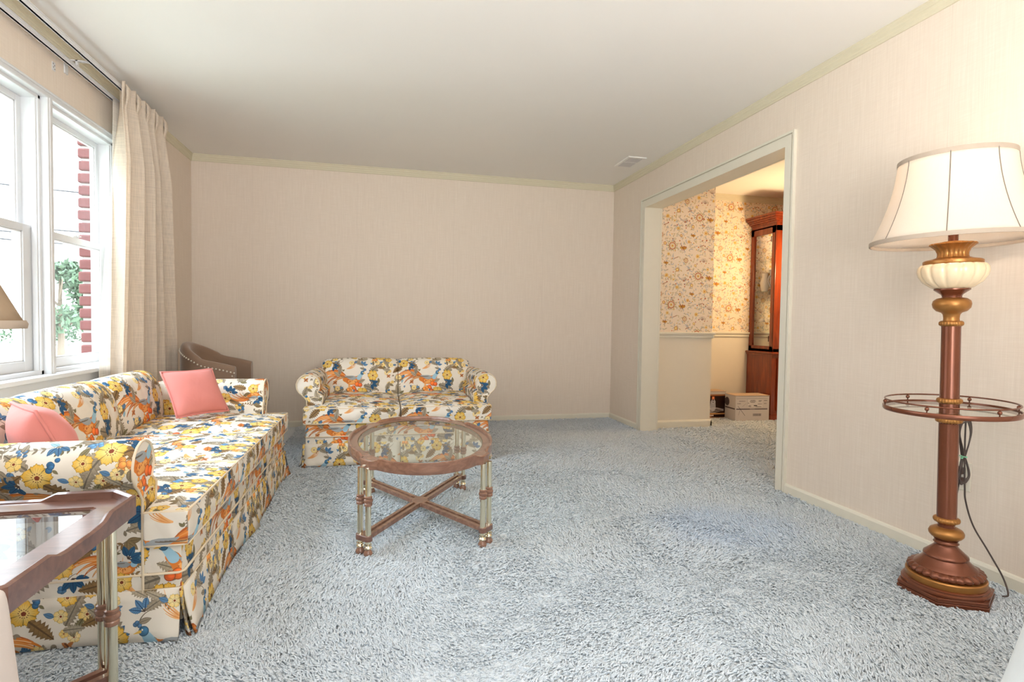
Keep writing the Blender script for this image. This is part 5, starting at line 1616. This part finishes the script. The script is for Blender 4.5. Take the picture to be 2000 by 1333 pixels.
# ------------------------------------------------------------------ furniture that just enters the frame
def slip_chair():
    t = thing('slipcovered_armchair', 'cream slipcovered armchair at the lower left edge', 'armchair', (-.985, .585, 0))
    m_ = M['slip_cloth']
    def soft(name, x0, x1, y0, y1, z0, z1, fl=0.0, sub=2):
        mb = shell(levels(x0, x1, 2, .03), levels(y0, y1, 2, .03), levels(z0, z1, 2, .03), [[1]*4 for _ in range(4)])
        cx_, cy_ = (x0+x1)/2, (y0+y1)/2
        mb.v = [(x+fl*(z1-z)*(1 if x > cx_ else -1), y, z) for x, y, z in mb.v]
        return obj(name, mb, m_, t, sub=sub, smooth=180)
    soft('seat', -.30, .30, -.35, .33, .05, .42); soft('arm', .27, .455, -.40, .36, .02, .60, .10); soft('arm', -.455, -.27, -.40, .36, .02, .60)
    soft('backrest', -.42, .42, -.56, -.36, .04, .86)
slip_chair()
def draped_table():
    t = thing('draped_side_table', 'round side table under a white floor-length cloth at the lower right edge', 'side table', (1.45, .55, 0))
    obj('table_top', MB().lathe([(.26, .575), (.265, .58), (.265, .59), (.26, .595)], 48), M['wood'], t)
    obj('pedestal', MB().lathe([(.16, 0), (.16, .02), (.04, .04), (.03, .57), (.10, .576)], 24), M['wood'], t)
    P = []; n = 120
    for (r, z, a_) in [(.001, .600, 0), (.15, .600, 0), (.262, .600, 0), (.276, .592, .0), (.287, .56, .003), (.305, .45, .008), (.335, .30, .012), (.365, .16, .016), (.395, .02, .02)]:
        P.append([((r+a_*math.sin(2*PI*k/n*9+.6))*math.cos(2*PI*k/n), (r+a_*math.sin(2*PI*k/n*9+.6))*math.sin(2*PI*k/n), z) for k in range(n)])
    mb = MB(); mb.grid(P, closev=True); obj('table_cloth', mb, M['white_cloth'], t, smooth=180, thick=.003)
draped_table()
def pouf():
    t = thing('ottoman', 'pale round ottoman just entering the bottom edge of the picture', 'ottoman', (-.15, .679, 0))
    obj('cushion', MB().lathe([(.19, .29), (.205, .30), (.212, .36), (.205, .42), (.17, .452), (.10, .466), (.001, .470)], 48), M['cream_cloth'], t, smooth=180)
    obj('body', MB().lathe([(.18, .05), (.19, .06), (.195, .28), (.19, .295)], 48), M['cream_cloth'], t, smooth=50)
    for k in range(4):
        a = PI/4+k*PI/2; obj('leg', MB().lathe([(.012, 0), (.02, .055)], 12, .13*math.cos(a), .13*math.sin(a)), M['dark_leg'], t)
pouf()

# ------------------------------------------------------------------ light
def portal(name, loc, rot, sx, sy):
    ld = bpy.data.lights.new(name, 'AREA'); ld.shape = 'RECTANGLE'; ld.size = sx; ld.size_y = sy; ld.cycles.is_portal = True
    o = bpy.data.objects.new(name, ld); COL.objects.link(o); o.location = loc; o.rotation_euler = rot
portal('window_portal', (L-WT-.02, (wy0+wy1)/2, (wz0+wz1)/2), (0, -PI/2, 0), wz1-wz0, wy1-wy0)
portal('window_portal', ((fx0+fx1)/2, YF-WT-.02, (fz0+fz1)/2), (PI/2, 0, PI), fx1-fx0, fz1-fz0)  # portal of the added rear window
def lamp(name, loc, energy, color, size):
    ld = bpy.data.lights.new(name, 'POINT'); ld.energy = energy; ld.color = color; ld.shadow_soft_size = size
    o = bpy.data.objects.new(name, ld); COL.objects.link(o); o.location = loc
lamp('dining_lamp', (4.05, 4.5, 1.6), 46, (1.0, .70, .38), .12)
ld = bpy.data.lights.new('added_fill_spot', 'SPOT'); ld.energy = 340; ld.color = (1.0, .965, .93); ld.spot_size = math.radians(150); ld.spot_blend = .6; ld.shadow_soft_size = .5  # unseen spot added to brighten ceiling and back wall, has no fixture
lo = bpy.data.objects.new('added_fill_spot', ld); COL.objects.link(lo); lo.location = (.45, -.8, 1.25); lo.rotation_euler = (PI-math.radians(32), 0, 0)

w = bpy.data.worlds.new('World'); sc.world = w; w.use_nodes = True
nt = w.node_tree; nt.nodes.clear()
out = nt.nodes.new('ShaderNodeOutputWorld'); bg = nt.nodes.new('ShaderNodeBackground')
tc = nt.nodes.new('ShaderNodeTexCoord'); sp = nt.nodes.new('ShaderNodeSeparateXYZ'); rp = nt.nodes.new('ShaderNodeValToRGB')
nt.links.new(tc.outputs['Generated'], sp.inputs[0]); nt.links.new(sp.outputs[2], rp.inputs[0])
e = rp.color_ramp.elements; e[0].position = .30; e[0].color = (.56, .58, .60, 1); e[1].position = .72; e[1].color = (2.0, 2.25, 2.5, 1)
nt.links.new(rp.outputs[0], bg.inputs[0]); bg.inputs[1].default_value = 7.5
nt.links.new(bg.outputs[0], out.inputs[0])

# ------------------------------------------------------------------ camera
cam = bpy.data.cameras.new('camera'); co = bpy.data.objects.new('camera', cam); COL.objects.link(co)
cam.sensor_fit = 'HORIZONTAL'; cam.sensor_width = 36; cam.lens = 36*1070.2276/2000; cam.clip_start = .02; cam.clip_end = 300
fw = Vector((.23080634, .97241695, -.03367066)); rt = Vector((.97298179, -.23045384, .0140524)); up = Vector((-.00590526, .03600432, .99933419))
m = Matrix((rt, up, -fw)).transposed().to_4x4(); m.translation = (0, 0, .9954)
co.matrix_world = m
sc.camera = co

sc.view_settings.view_transform = 'Standard'; sc.view_settings.look = 'None'
sc.view_settings.gamma = 1; sc.view_settings.use_curve_mapping = False
sc.view_settings.exposure = 0.02
sc.cycles.max_bounces = 9; sc.cycles.diffuse_bounces = 5; sc.cycles.glossy_bounces = 3; sc.cycles.adaptive_threshold = .02; sc.cycles.transparent_max_bounces = 12
sc.cycles.use_denoising = True
